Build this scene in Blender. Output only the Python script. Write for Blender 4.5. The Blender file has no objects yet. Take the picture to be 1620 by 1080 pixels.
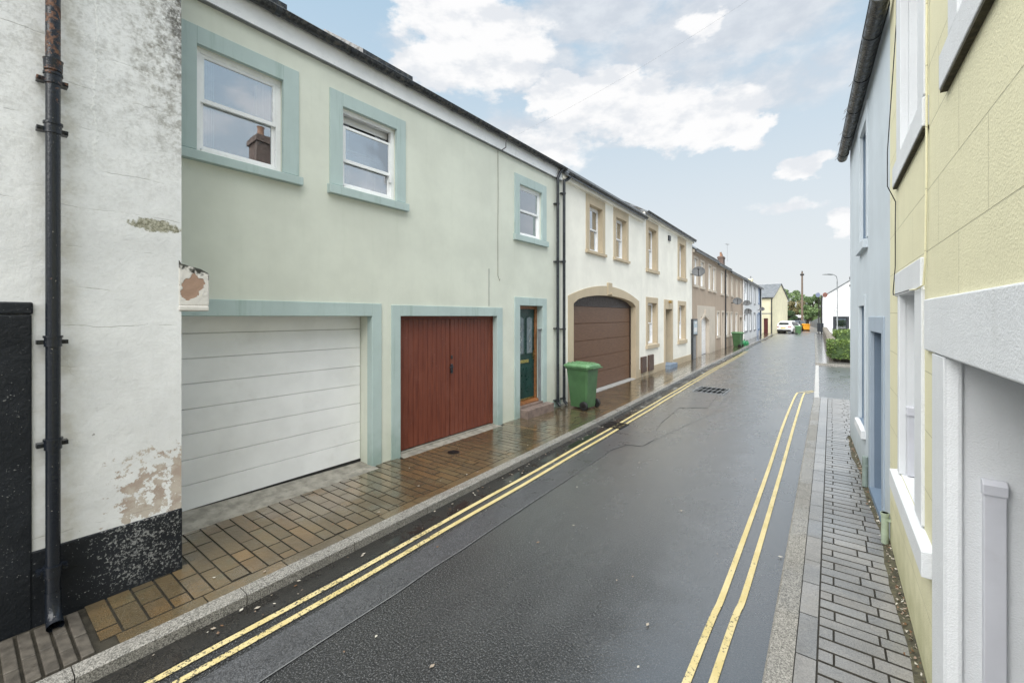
import bpy, math, random
from math import radians as R, sin, cos, tan, atan, pi, sqrt
from mathutils import Vector
random.seed(7)
scn = bpy.context.scene
COL = scn.collection

# ------------------------------------------------------------------ camera
H = 2.2                      # eye height
FPX = 670.0                  # focal length in photo pixels (1620 wide)
TH = atan(505 / FPX)         # camera looks this far left of the street axis (+Y)
CT, ST = cos(TH), sin(TH)
cd = bpy.data.cameras.new('camera')
cam = bpy.data.objects.new('camera', cd); COL.objects.link(cam)
cam.location = (0, 0, H); cam.rotation_euler = (R(90), 0, TH)
cd.sensor_width = 36; cd.lens = 36 * FPX / 1620; cd.shift_y = -40 / 1620
cd.clip_start = 0.03; cd.clip_end = 3000
scn.camera = cam

# ------------------------------------------------------------------ exposure, sun
scn.view_settings.view_transform = 'Standard'; scn.view_settings.look = 'None'
scn.view_settings.gamma = 1; scn.view_settings.use_curve_mapping = False
scn.view_settings.exposure = 1.5
try:
    scn.cycles.max_bounces = 8; scn.cycles.transparent_max_bounces = 12
except Exception: pass
SUN_EL, SUN_AZ = R(58), R(192)      # azimuth measured from +Y towards +X
sl = bpy.data.lights.new('sun', 'SUN'); sl.energy = 3.3; sl.angle = R(95); sl.color = (1, .97, .92)
so = bpy.data.objects.new('sun', sl); COL.objects.link(so)
sd = Vector((sin(SUN_AZ) * cos(SUN_EL), cos(SUN_AZ) * cos(SUN_EL), sin(SUN_EL)))
so.rotation_euler = sd.to_track_quat('Z', 'Y').to_euler(); so.location = (0, -20, 40)

# ------------------------------------------------------------------ node helper
class NT:
    def __init__(s, tree):
        s.t = tree; s.L = tree.links
    def n(s, typ, ins=None, **kw):
        nd = s.t.nodes.new(typ)
        for k, v in kw.items(): setattr(nd, k, v)
        for k, v in (ins or {}).items(): s.put(nd.inputs[k], v)
        return nd
    def put(s, sock, v):
        if isinstance(v, bpy.types.NodeSocket): s.L.new(v, sock)
        elif v is not None:
            if hasattr(sock.default_value, '__len__') and not hasattr(v, '__len__'): v = (v,) * len(sock.default_value)
            if hasattr(sock.default_value, '__len__') and len(sock.default_value) == 4 and len(v) == 3: v = tuple(v) + (1,)
            sock.default_value = v
    def math(s, op, a, b=0, c=None, clamp=False):
        nd = s.n('ShaderNodeMath', operation=op, use_clamp=clamp); s.put(nd.inputs[0], a); s.put(nd.inputs[1], b)
        if c is not None: s.put(nd.inputs[2], c)
        return nd.outputs[0]
    def noise(s, scale, detail=4, vec=None, rough=.55, dist=0):
        nd = s.n('ShaderNodeTexNoise', {'Scale': scale, 'Detail': detail, 'Roughness': rough, 'Distortion': dist})
        if vec is not None: s.put(nd.inputs['Vector'], vec)
        return nd.outputs['Fac']
    def mapr(s, v, a, b, c=0, d=1):
        nd = s.n('ShaderNodeMapRange', interpolation_type='SMOOTHSTEP'); s.put(nd.inputs[0], v)
        for i, q in enumerate((a, b, c, d)): s.put(nd.inputs[i + 1], q)
        return nd.outputs[0]
    def mix(s, f, a, b, mode='MIX'):
        nd = s.n('ShaderNodeMix', data_type='RGBA', blend_type=mode); s.put(nd.inputs[0], f); s.put(nd.inputs[6], a); s.put(nd.inputs[7], b)
        return nd.outputs[2]
    def scalevec(s, vec, sc):
        nd = s.n('ShaderNodeMapping'); s.put(nd.inputs[0], vec); nd.inputs['Scale'].default_value = sc
        return nd.outputs[0]
    def sep(s, vec):
        nd = s.n('ShaderNodeSeparateXYZ'); s.put(nd.inputs[0], vec); return nd.outputs
    def comb(s, x, y, z):
        nd = s.n('ShaderNodeCombineXYZ'); s.put(nd.inputs[0], x); s.put(nd.inputs[1], y); s.put(nd.inputs[2], z); return nd.outputs[0]
    def bump(s, h, strength, dist=.01, normal=None):
        nd = s.n('ShaderNodeBump', {'Strength': strength, 'Distance': dist}); s.put(nd.inputs['Height'], h)
        if normal is not None: s.put(nd.inputs['Normal'], normal)
        return nd.outputs[0]

# ------------------------------------------------------------------ world: Nishita sky with procedural cloud
def px_dir(x, y):
    a, b = (x - 810) / FPX, (500 - y) / FPX
    return (a * CT - ST, a * ST + CT, b)
def px_ae(x, y):
    d = px_dir(x, y); return math.atan2(d[0], d[1]), d[2] / math.hypot(d[0], d[1])
world = bpy.data.worlds.new('World'); scn.world = world; world.use_nodes = True
wt = world.node_tree; wt.nodes.clear(); W = NT(wt)
sky = W.n('ShaderNodeTexSky', sky_type='NISHITA', sun_disc=False, sun_elevation=SUN_EL, sun_rotation=SUN_AZ, air_density=1.0, dust_density=1.5, ozone_density=1.2)
SKY_S = 0.055
tc = W.n('ShaderNodeTexCoord')
sx, sy, sz = W.sep(tc.outputs['Generated'])[:3]
hyp = W.math('SQRT', W.math('ADD', W.math('MULTIPLY', sx, sx), W.math('MULTIPLY', sy, sy)))
te = W.math('DIVIDE', sz, W.math('MAXIMUM', hyp, .02))
az = W.math('ARCTAN2', sx, sy)
v0 = W.comb(az, W.math('MULTIPLY', te, 1.5), 0)
n1 = W.n('ShaderNodeTexNoise', {'Scale': 4.2, 'Detail': 9, 'Roughness': .6}); W.put(n1.inputs['Vector'], v0)
n2 = W.n('ShaderNodeTexNoise', {'Scale': 12.0, 'Detail': 6, 'Roughness': .6}); W.put(n2.inputs['Vector'], v0)
nn = W.math('ADD', W.math('MULTIPLY', W.math('SUBTRACT', n1.outputs['Fac'], .5), 1.8), W.math('MULTIPLY', W.math('SUBTRACT', n2.outputs['Fac'], .5), 1.25))
nw = W.n('ShaderNodeTexNoise', {'Scale': 9.0, 'Detail': 5, 'Roughness': .6}); W.put(nw.inputs['Vector'], v0)
wsep = W.sep(nw.outputs['Color'])
azw = W.math('ADD', az, W.math('MULTIPLY', W.math('SUBTRACT', wsep[0], .5), .16))
tew = W.math('ADD', te, W.math('MULTIPLY', W.math('SUBTRACT', wsep[1], .5), .10))
def blob(x, y, rx, ry, k=1.0):
    a, e = px_ae(x, y); a2, _ = px_ae(x + rx, y); _, e2 = px_ae(x, y - ry)
    ra, re = abs(a2 - a), max(abs(e2 - e), .012)
    q = W.math('ADD', W.math('POWER', W.math('ABSOLUTE', W.math('DIVIDE', W.math('SUBTRACT', azw, a), ra)), 2.0),
               W.math('POWER', W.math('ABSOLUTE', W.math('DIVIDE', W.math('SUBTRACT', tew, e), re)), 2.0))
    return W.math('MULTIPLY', W.math('SUBTRACT', 1.0, q), k)
def field(blobs):
    f = None
    for b in blobs:
        g = W.math('MAXIMUM', blob(*b), -1.5)
        f = g if f is None else W.math('MAXIMUM', f, g)
    return f
bright = field([(760, 70, 120, 95), (680, 105, 60, 45), (700, 30, 90, 60), (960, 165, 130, 60), (1080, 190, 150, 52), (880, 150, 60, 40), (1180, 205, 60, 32), (1270, 268, 50, 20, .7),
                (1105, 45, 40, 25, .6), (860, 240, 100, 40, .55), (1335, 350, 35, 30, .6), (1240, 318, 60, 16, .3)])
grey = field([(1150, 30, 290, 85), (930, 20, 150, 60), (830, 110, 140, 50, .7), (1230, 130, 220, 50, .6), (1100, 120, 130, 40, .6), (870, 205, 150, 30, .6), (1060, 215, 170, 22, .5), (640, 60, 40, 30, .3)])
mb = W.mapr(W.math('ADD', bright, nn), -.05, .42)
mg = W.mapr(W.math('ADD', grey, nn), -.25, .75)
# the rest of the sky, out of the picture
gen = W.mapr(n1.outputs['Fac'], .46, .62)
back = W.mapr(W.math('ABSOLUTE', W.math('ADD', az, .55)), .95, 1.3)
high = W.mapr(te, 1.0, 1.6)
gen = W.math('MULTIPLY', gen, W.math('MAXIMUM', back, high))
hz = W.mapr(te, -.05, .85, 1.0, .0)
veil = W.math('ADD', W.math('MULTIPLY', hz, .2), .78)
def rgb(c): return tuple(c) + (1,)
skc = W.mix(1.0, sky.outputs[0], rgb((SKY_S,) * 3), 'MULTIPLY')
c = W.mix(veil, skc, W.mix(hz, rgb((.18, .25, .305)), rgb((.29, .30, .305))))
CL = 1.0
gsh = W.mapr(n2.outputs['Fac'], .35, .7)
c = W.mix(W.math('MULTIPLY', mg, .85), c, W.mix(gsh, rgb((.235, .248, .27)), rgb((.285, .295, .31))))
vup = W.comb(az, W.math('MULTIPLY', W.math('ADD', te, .035), 1.5), 0)
n1u = W.n('ShaderNodeTexNoise', {'Scale': 7.0, 'Detail': 7, 'Roughness': .58}); W.put(n1u.inputs['Vector'], vup)
n1d = W.n('ShaderNodeTexNoise', {'Scale': 7.0, 'Detail': 7, 'Roughness': .58}); W.put(n1d.inputs['Vector'], v0)
bsh = W.mapr(W.math('SUBTRACT', n1d.outputs['Fac'], n1u.outputs['Fac']), -.13, .07)
c = W.mix(mb, c, W.mix(bsh, rgb((.285, .295, .31)), rgb((.35, .35, .352))))
c = W.mix(W.math('MULTIPLY', gen, .9), c, rgb((.33, .335, .345)))
bg = W.n('ShaderNodeBackground'); W.put(bg.inputs[0], c); bg.inputs[1].default_value = 1.0
# (Nishita radiance already multiplied by SKY_S above, so the Background itself runs at 1)
wo = W.n('ShaderNodeOutputWorld'); W.L.new(bg.outputs[0], wo.inputs[0])

# ------------------------------------------------------------------ materials
MATS = {}
def mat(name, build):
    m = bpy.data.materials.new(name); m.use_nodes = True
    t = m.node_tree; t.nodes.clear(); T = NT(t)
    p = T.n('ShaderNodeBsdfPrincipled'); o = T.n('ShaderNodeOutputMaterial'); t.links.new(p.outputs[0], o.inputs[0])
    build(T, p, o); MATS[name] = m; return m
def oc(T): return T.n('ShaderNodeTexCoord').outputs['Object']
def wc(T): return T.n('ShaderNodeNewGeometry').outputs['Position']
def simple(name, col, rough=.5, metal=0, var=.12, scale=6, bump=.15, bscale=60, grime=0, grimecol=(.06, .055, .045)):
    def b(T, p, o):
        v = wc(T); n = T.noise(scale, 5, v)
        c = T.mix(T.mapr(n, .3, .7), tuple(x * (1 - var) for x in col), tuple(min(1, x * (1 + var)) for x in col))
        if grime:
            g = T.mapr(T.noise(scale * 1.7, 8, v, .7), .52, .72)
            c = T.mix(T.math('MULTIPLY', g, grime), c, grimecol)
        T.put(p.inputs['Base Color'], c); p.inputs['Metallic'].default_value = metal
        T.put(p.inputs['Roughness'], T.mapr(T.noise(scale * 3, 4, v), .3, .7, max(rough - .1, .03), min(rough + .1, 1)))
        T.put(p.inputs['Normal'], T.bump(T.noise(bscale, 3, v), bump, .004))
    return mat(name, b)
def render_wall(name, col, streak=.25, grain=160, bstr=.25, stain=(.3, .33, .26), low=.35, lowcol=None, blocks=False, big=.06):
    """painted render: gentle mottling, rain streaks, splash zone at the foot, grain"""
    def b(T, p, o):
        v = oc(T); x, y, z = T.sep(v)[:3]
        n = T.noise(1.3, 6, v); m = T.noise(9, 6, v)
        c = T.mix(T.mapr(n, .3, .7), tuple(q * (1 - big) for q in col), tuple(min(1, q * (1 + big)) for q in col))
        c = T.mix(T.math('MULTIPLY', T.mapr(m, .35, .75), .10), c, tuple(q * .8 for q in col))
        st = T.noise(3.0, 6, T.scalevec(v, (3.0, 3.0, .22)), .65)
        c = T.mix(T.math('MULTIPLY', T.mapr(st, .52, .78), streak), c, stain)
        lz = T.math('ADD', z, T.math('MULTIPLY', T.math('SUBTRACT', T.noise(5, 6, v), .5), -.8))
        c = T.mix(T.math('MULTIPLY', T.mapr(lz, .7, 0.0), low), c, lowcol or stain)
        sp = T.mapr(T.noise(55, 2, v), .70, .74)
        c = T.mix(T.math('MULTIPLY', sp, .25), c, stain)
        h = T.math('ADD', T.noise(grain, 4, v), T.math('MULTIPLY', T.noise(18, 4, v), .8))
        nb = T.bump(h, bstr, .006)
        if blocks:
            bk = T.n('ShaderNodeTexBrick', {'Scale': 1.0, 'Mortar Size': .004, 'Mortar Smooth': .3, 'Brick Width': .86, 'Row Height': .345, 'Color1': (1, 1, 1, 1), 'Color2': (1, 1, 1, 1), 'Mortar': (0, 0, 0, 1)})
            T.put(bk.inputs['Vector'], T.comb(T.math('ADD', x, .33), T.math('SUBTRACT', z, .155), 0))
            c = T.mix(T.math('MULTIPLY', bk.outputs['Fac'], .45), c, tuple(q * .45 for q in col))
            nb = T.bump(T.math('SUBTRACT', 1, bk.outputs['Fac']), .8, .008, nb)
        T.put(p.inputs['Base Color'], c); p.inputs['Roughness'].default_value = .8
        T.put(p.inputs['Normal'], nb)
    return mat(name, b)

M_green = render_wall('pale_green_render', (.64, .665, .58), .13, 120, .10, (.37, .43, .32), .3)
M_teal = render_wall('teal_stone_paint', (.42, .515, .50), .45, 140, .15, (.16, .25, .2), .45, (.12, .2, .15))
M_cream = render_wall('cream_render', (.86, .84, .755), .06, 120, .08, (.5, .47, .36), .15)
M_tan = render_wall('tan_stone_trim', (.51, .425, .30), .2, 120, .15, (.3, .24, .16), .25)
M_brown = render_wall('beige_brown_render', (.42, .335, .26), .25, 100, .25, (.3, .24, .18), .3)
M_beige = render_wall('pale_beige_render', (.56, .50, .42), .2, 100, .2, (.4, .34, .27), .3)
M_white = render_wall('white_render', (.66, .68, .70), .15, 100, .15, (.5, .5, .48), .2)
M_gable = render_wall('pale_yellow_render', (.70, .66, .47), .12, 90, .15, (.5, .47, .34), .2)
M_yellow = render_wall('yellow_textured_render', (.67, .64, .44), .12, 95, .55, (.40, .40, .2), .55, (.26, .27, .12), True, .03)
M_wtrim = render_wall('white_textured_trim', (.63, .65, .67), .22, 130, .6, (.42, .43, .42), .2, None, False, .03)
M_blue = render_wall('pale_blue_render', (.475, .53, .575), .3, 90, .3, (.33, .42, .5), .5, (.25, .29, .27))
M_dblue = render_wall('mid_blue_paint', (.14, .19, .255), .2, 90, .3, (.12, .18, .25), .3)
M_upvc = simple('white_plastic', (.84, .85, .855), .35, 0, .04, 3, .03, 40, .12, (.35, .33, .28))
M_trunk = simple('grey_white_trunking', (.50, .51, .555), .4, 0, .05, 4, .05, 40, .15, (.35, .33, .3))
M_gdoor = simple('white_door_panel', (.84, .85, .855), .45, 0, .05, 2, .1, 60, .10, (.4, .38, .33))
M_black = simple('black_paint', (.02, .024, .03), .35, 0, .4, 8, .2, 50)
M_iron = simple('wet_cast_iron', (.028, .026, .026), .35, .5, .5, 30, .4, 60)
M_chrome = simple('brushed_metal', (.6, .58, .52), .3, 1, .1, 20, .05)
M_brass = simple('brass', (.62, .45, .2), .3, 1, .1, 20, .05)
M_dark = simple('dark_interior', (.05, .052, .055), .9)
M_room = simple('grey_interior', (.22, .23, .24), .9)
M_curtain = simple('curtain_cloth', (.62, .65, .70), .85, 0, .15, 20, .3, 30)
M_orange = simple('orange_wood', (.25, .105, .04), .4, 0, .3, 12, .1)
M_doorgreen = simple('dark_green_door', (.012, .045, .04), .35, 0, .25, 5, .15)
M_step = simple('brown_step_paint', (.20, .15, .13), .5, 0, .25, 8, .3, 60, .3)
M_bluestep = simple('blue_step_paint', (.20, .26, .34), .5, 0, .2, 8, .2)
M_meter = simple('brown_meter_box', (.09, .055, .042), .5, 0, .15, 8, .1)
M_bin = simple('green_bin_plastic', (.06, .135, .058), .38, 0, .14, 4, .12, 90, .18, (.12, .16, .09))
M_binlid = simple('light_green_lid', (.12, .25, .12), .33, 0, .12, 4, .1, 90, .15, (.25, .3, .2))
M_rubber = simple('black_rubber', (.015, .015, .016), .6)
M_bag = simple('bright_green_plastic', (.02, .20, .075), .3, 0, .3, 12, .3, 20)
M_cement = simple('cement', (.25, .235, .20), .75, 0, .25, 9, .5, 70, .4)
M_slab = simple('pale_threshold', (.36, .36, .35), .5, 0, .12, 9, .25, 70, .25)
M_lead = simple('grey_lead', (.2, .21, .22), .5)
M_bluepaint = simple('bright_blue_paint', (.05, .15, .33), .4)
M_maroon = simple('maroon_door', (.09, .02, .022), .5)
M_brickdark = simple('dark_chimney_brick', (.12, .085, .07), .85, 0, .4, 14, .6, 30)
M_pot = simple('clay_pot', (.3, .17, .11), .7)
M_dish = simple('grey_dish', (.085, .09, .095), .5, 0, .15, 8, .1)
M_carwhite = simple('white_car_paint', (.75, .76, .77), .12, 0, .02, 2, 0)
M_cardark = simple('dark_car_paint', (.05, .06, .075), .15, 0, .05, 2, 0)
M_tail = simple('red_tail_lamp', (.35, .015, .015), .2)
M_plate = simple('yellow_plate', (.65, .5, .06), .4)
M_grit = simple('orange_plastic', (.75, .33, .02), .5, 0, .1, 5, .1)
M_polewood = simple('weathered_wood_pole', (.14, .105, .08), .8, 0, .3, 10, .4, 40)
M_galv = simple('galvanised_grey', (.22, .235, .24), .5, .5, .15, 10, .1)
M_signblue = simple('blue_sign', (.17, .20, .30), .5)
M_signred = simple('brown_red_sign', (.22, .07, .05), .6)
M_signwhite = simple('white_sign', (.72, .73, .74), .5)
M_bark = simple('bark', (.07, .055, .04), .9, 0, .3, 10, .5, 20)

def b_glass(T, p, o):
    t = T.t; t.nodes.remove(p)
    fr = T.n('ShaderNodeFresnel', {'IOR': 1.52})
    f = T.math('ADD', T.math('MULTIPLY', fr.outputs[0], 2.2), .32, clamp=True)
    g = T.n('ShaderNodeBsdfGlossy', {'Color': (.95, .97, 1, 1), 'Roughness': .01})
    T.put(g.inputs['Normal'], T.bump(T.noise(2.2, 1, wc(T)), .05, .02))
    tr = T.n('ShaderNodeBsdfTransparent', {'Color': (.8, .84, .84, 1)})
    mx = T.n('ShaderNodeMixShader'); T.put(mx.inputs[0], f); t.links.new(tr.outputs[0], mx.inputs[1]); t.links.new(g.outputs[0], mx.inputs[2])
    t.links.new(mx.outputs[0], o.inputs[0])
M_glass = mat('window_glass', b_glass)

def b_peel(T, p, o):
    v = oc(T); x, y, z = T.sep(v)[:3]                # x along the wall, z up
    n = T.noise(1.6, 8, v, .6); f = T.noise(38, 6, v, .7); mid = T.noise(7, 7, v, .65)
    c = T.mix(T.mapr(n, .3, .7), (.66, .67, .67), (.78, .79, .79))
    # weather greying, stronger high up
    up = T.mapr(z, 2.4, 4.6, .12, .62)
    gr = T.math('MULTIPLY', T.mapr(T.math('ADD', T.math('MULTIPLY', f, .55), T.math('MULTIPLY', mid, .45)), .44, .62), up)
    c = T.mix(gr, c, (.36, .36, .34))
    # cracked and mossy by the corner, near the top
    ed = T.mapr(T.math('ADD', x, T.math('MULTIPLY', T.math('SUBTRACT', mid, .5), .9)), 3.65, 4.2)
    ms = T.math('MULTIPLY', T.math('MULTIPLY', ed, T.mapr(z, 3.0, 4.4)), T.mapr(T.noise(16, 8, v, .75), .44, .60))
    c = T.mix(T.math('MULTIPLY', ms, .85), c, (.12, .11, .075))
    # grey-green lichen patch
    px = T.math('DIVIDE', T.math('SUBTRACT', x, 4.0), .17); pz = T.math('DIVIDE', T.math('SUBTRACT', z, 2.93), .05)
    pd = T.math('ADD', T.math('MULTIPLY', px, px), T.math('MULTIPLY', pz, pz))
    lp = T.mapr(T.math('ADD', pd, T.math('MULTIPLY', T.math('SUBTRACT', T.noise(14, 8, v, .7), .5), 5)), 1.2, .7)
    c = T.mix(lp, c, T.mix(T.mapr(f, .4, .6), (.17, .165, .11), (.42, .41, .33)))
    # flaked paint low down by the corner: bare pinkish render
    fx = T.mapr(x, 3.4, 3.95); fz = T.math('MULTIPLY', T.mapr(z, 1.45, .85), T.mapr(z, .5, .6))
    fl = T.math('ADD', T.noise(9.5, 9, v, .72), T.math('MULTIPLY', T.math('MULTIPLY', fx, fz), .235))
    flm = T.mapr(fl, .69, .72)
    c = T.mix(flm, c, T.mix(T.mapr(mid, .4, .6), (.38, .31, .26), (.50, .45, .39)))
    # small chips everywhere
    ch = T.mapr(T.noise(26, 3, v), .72, .75)
    c = T.mix(T.math('MULTIPLY', ch, T.mapr(z, 2.6, 1.0, .1, .9)), c, (.19, .18, .17))
    # cracks
    def crack(sc, w, off):
        q = T.n('ShaderNodeTexNoise', {'Scale': sc, 'Detail': 5, 'Roughness': .6}); T.put(q.inputs['Vector'], T.scalevec(T.comb(T.math('ADD', x, off), 0, z), (1, 1, 1.0 if w > .002 else .4)))
        return T.mapr(T.math('ABSOLUTE', T.math('SUBTRACT', q.outputs['Fac'], .5)), w, w * .35)
    cr = T.math('MULTIPLY', crack(1.1, .0035, 3.3), T.mapr(T.noise(1.9, 2, v), .56, .66))
    c = T.mix(T.math('MULTIPLY', cr, .22), c, (.2, .19, .18))
    zw = T.math('ADD', z, T.math('ADD', T.math('MULTIPLY', T.noise(2.2, 3, v), .09), T.math('MULTIPLY', T.noise(17, 3, v), .018)))
    fz_ = T.math('ABSOLUTE', T.math('SUBTRACT', T.math('FRACT', T.math('DIVIDE', zw, .29)), .5))
    crs = T.math('MULTIPLY', T.mapr(fz_, .014, .004), T.mapr(T.noise(2.6, 4, v, .6), .50, .60))
    c = T.mix(T.math('MULTIPLY', crs, .5), c, (.22, .21, .19))
    cx_ = T.math('ABSOLUTE', T.math('SUBTRACT', T.math('ADD', x, T.math('MULTIPLY', T.noise(3.5, 6, v, .7), .22)), 3.76))
    rdg = T.math('MULTIPLY', T.mapr(cx_, .010, .003), T.mapr(z, 3.2, 3.5))
    c = T.mix(T.math('MULTIPLY', rdg, .55), c, (.80, .81, .80))
    cg = T.math('MULTIPLY', T.math('MULTIPLY', T.mapr(T.math('ADD', x, T.math('MULTIPLY', T.math('SUBTRACT', mid, .5), .5)), 3.98, 4.17), T.mapr(z, 3.9, 4.6)), T.mapr(T.noise(30, 6, v, .75), .38, .55))
    c = T.mix(T.math('MULTIPLY', cg, .9), c, (.05, .048, .04))
    # rust and damp run beside the pipe
    dr = T.math('MULTIPLY', T.mapr(T.math('ABSOLUTE', T.math('SUBTRACT', x, 3.46)), .16, .02), T.mapr(mid, .3, .7))
    c = T.mix(T.math('MULTIPLY', dr, .5), c, (.40, .37, .28))
    h = T.math('ADD', T.math('MULTIPLY', T.noise(5, 6, v), 1.5), T.math('ADD', T.math('MULTIPLY', f, .5), T.math('MULTIPLY', flm, -.5)))
    nb = T.bump(T.math('ADD', T.math('SUBTRACT', h, T.math('MULTIPLY', crs, .7)), T.math('MULTIPLY', rdg, .4)), .33, .02)
    T.put(p.inputs['Base Color'], c); p.inputs['Roughness'].default_value = .75; T.put(p.inputs['Normal'], nb)
M_peel = mat('peeling_white_paint', b_peel)

def b_plinth(T, p, o):
    v = oc(T); x, y, z = T.sep(v)[:3]
    f = T.noise(60, 4, v, .6); g = T.noise(34, 6, v, .75); big = T.noise(2.2, 4, v)
    area = T.math('ADD', T.mapr(T.math('ABSOLUTE', T.math('SUBTRACT', x, 3.95)), .5, .05, 0, .085), T.math('MULTIPLY', T.math('SUBTRACT', big, .5), .12))
    sp = T.math('MAXIMUM', T.mapr(T.math('ADD', f, area), .66, .70), T.math('MULTIPLY', T.mapr(T.math('ADD', g, area), .64, .69), .8))
    sp = T.math('MULTIPLY', sp, T.mapr(z, .06, .2))
    c = T.mix(sp, T.mix(T.mapr(big, .3, .7), (.006, .008, .011), (.014, .017, .022)), (.27, .275, .27))
    T.put(p.inputs['Base Color'], c); T.put(p.inputs['Roughness'], T.mapr(sp, 0, 1, .45, .8)); p.inputs['Specular IOR Level'].default_value = .3
    T.put(p.inputs['Normal'], T.bump(T.math('ADD', g, T.math('MULTIPLY', T.noise(6, 5, v), 1.5)), .6, .015))
M_plinth = mat('black_bitumen_plinth', b_plinth)

def b_rustpipe(T, p, o):
    v = wc(T); z = T.sep(v)[2]
    r = T.math('ADD', T.noise(14, 8, v, .7), T.mapr(z, 3.3, 4.2, -.10, .09))
    m = T.mapr(r, .56, .62)
    rust = T.mix(T.mapr(T.noise(45, 5, v), .4, .6), (.045, .024, .018), (.17, .085, .05))
    c = T.mix(m, (.009, .012, .018), rust)
    c = T.mix(T.mapr(T.noise(70, 2, v), .72, .75), c, (.32, .3, .26))
    T.put(p.inputs['Base Color'], c); T.put(p.inputs['Roughness'], T.mapr(m, 0, 1, .25, .8))
    T.put(p.inputs['Normal'], T.bump(T.noise(50, 5, v), .35, .008))
M_rustpipe = mat('rusty_black_pipe', b_rustpipe)

def b_reddoor(T, p, o):
    v = oc(T)
    n = T.noise(5, 7, T.scalevec(v, (6, 6, .5)), .65); n2 = T.noise(2, 4, v)
    c = T.mix(T.mapr(n, .3, .7), (.115, .026, .013), (.185, .048, .024))
    c = T.mix(T.math('MULTIPLY', T.mapr(n2, .5, .7), .3), c, (.22, .075, .05))
    c = T.mix(T.math('MULTIPLY', T.mapr(T.noise(34, 4, v), .69, .73), .4), c, (.35, .2, .15))
    T.put(p.inputs['Base Color'], c); T.put(p.inputs['Roughness'], T.mapr(n, .3, .7, .42, .6))
    T.put(p.inputs['Normal'], T.bump(n, .25, .004))
M_reddoor = mat('red_brown_stained_timber', b_reddoor)

def b_browndoor(T, p, o):
    v = oc(T)
    n = T.noise(4, 8, T.scalevec(v, (1.2, 1.2, 22)), .65)
    c = T.mix(T.mapr(n, .3, .7), (.095, .046, .025), (.175, .092, .053))
    T.put(p.inputs['Base Color'], c); p.inputs['Roughness'].default_value = .45
    T.put(p.inputs['Normal'], T.bump(n, .3, .003))
M_browndoor = mat('brown_woodgrain_panel', b_browndoor)

def b_slate(T, p, o):
    v = oc(T); x, y, z = T.sep(v)[:3]
    bk = T.n('ShaderNodeTexBrick', {'Scale': 1, 'Mortar Size': .006, 'Brick Width': .28, 'Row Height': .17, 'Color1': (.10, .11, .125, 1), 'Color2': (.16, .17, .185, 1), 'Mortar': (.03, .03, .03, 1)})
    T.put(bk.inputs['Vector'], T.comb(x, T.math('MULTIPLY', z, 1.4), 0))
    c = T.mix(T.math('MULTIPLY', T.mapr(T.noise(6, 6, v), .5, .7), .5), bk.outputs[0], (.12, .13, .08))
    T.put(p.inputs['Base Color'], c); p.inputs['Roughness'].default_value = .42
    T.put(p.inputs['Normal'], T.bump(T.math('SUBTRACT', 1, bk.outputs['Fac']), .6, .01))
M_slate = mat('roof_slate', b_slate)

def b_gutter(T, p, o):
    v = wc(T)
    n = T.noise(16, 8, v, .7)
    c = T.mix(T.mapr(n, .5, .62), (.022, .024, .027), (.085, .08, .066))
    T.put(p.inputs['Base Color'], c); T.put(p.inputs['Roughness'], T.mapr(n, .45, .65, .25, .7))
    T.put(p.inputs['Normal'], T.bump(n, .3, .005))
M_gutter = mat('weathered_black_gutter', b_gutter)

def b_asph(T, p, o):
    v = wc(T); x, y, z = T.sep(v)[:3]
    g = T.noise(88, 3, v, .85); m = T.noise(58, 2, v, .6); big = T.noise(.55, 5, v, .6, .4); mid = T.noise(2.4, 6, v, .65)
    c = T.mix(T.mapr(g, .50, .66), (.005, .006, .007), (.19, .193, .20))
    c = T.mix(T.math('MULTIPLY', T.mapr(mid, .4, .7), .12), c, (.035, .034, .031))
    c = T.mix(T.mapr(T.noise(120, 1, v), .80, .83), c, (.3, .29, .26))
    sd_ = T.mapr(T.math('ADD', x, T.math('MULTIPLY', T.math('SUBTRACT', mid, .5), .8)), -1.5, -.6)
    c = T.mix(T.math('MULTIPLY', sd_, .6), c, (.062, .066, .075))  # right strip: silt tone, lightened to paint in the wet sky sheen
    wet = T.math('ADD', T.mapr(y, 1, 12, .15, .7), T.math('ADD', T.math('MULTIPLY', sd_, .5), T.math('MULTIPLY', T.math('SUBTRACT', mid, .5), .4)), clamp=True)
    T.put(p.inputs['Base Color'], T.mix(T.math('MULTIPLY', wet, .25), c, (.02, .021, .023)))
    T.put(p.inputs['Roughness'], T.mapr(wet, 0, 1, .44, .24))
    T.put(p.inputs['IOR'], T.mapr(y, 1.5, 8, 1.42, 2.0))
    h = T.math('ADD', g, m)
    b1 = T.bump(h, T.mapr(wet, 0, 1, 1.0, .45), .014)
    T.put(p.inputs['Normal'], b1)
    T.put(p.inputs['Coat Weight'], T.mapr(T.math('ADD', T.math('MULTIPLY', T.noise(1.6, 5, T.scalevec(v, (1.6, .5, 1)), .6), .25), T.math('ADD', T.mapr(y, .5, 6, .10, .55), T.math('MULTIPLY', sd_, .2))), .25, .62, .15, 1.0))
    p.inputs['Coat IOR'].default_value = 2.4
    T.put(p.inputs['Coat Roughness'], T.math('ADD', T.mapr(T.noise(1.4, 6, T.scalevec(v, (1, .45, 1)), .65), .38, .62, .18, .30), T.mapr(y, 8, 30, 0, .10)))
    T.put(p.inputs['Coat Normal'], T.bump(m, T.mapr(wet, .2, .9, .6, .12), .010))
M_asph = mat('wet_asphalt', b_asph)
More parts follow.
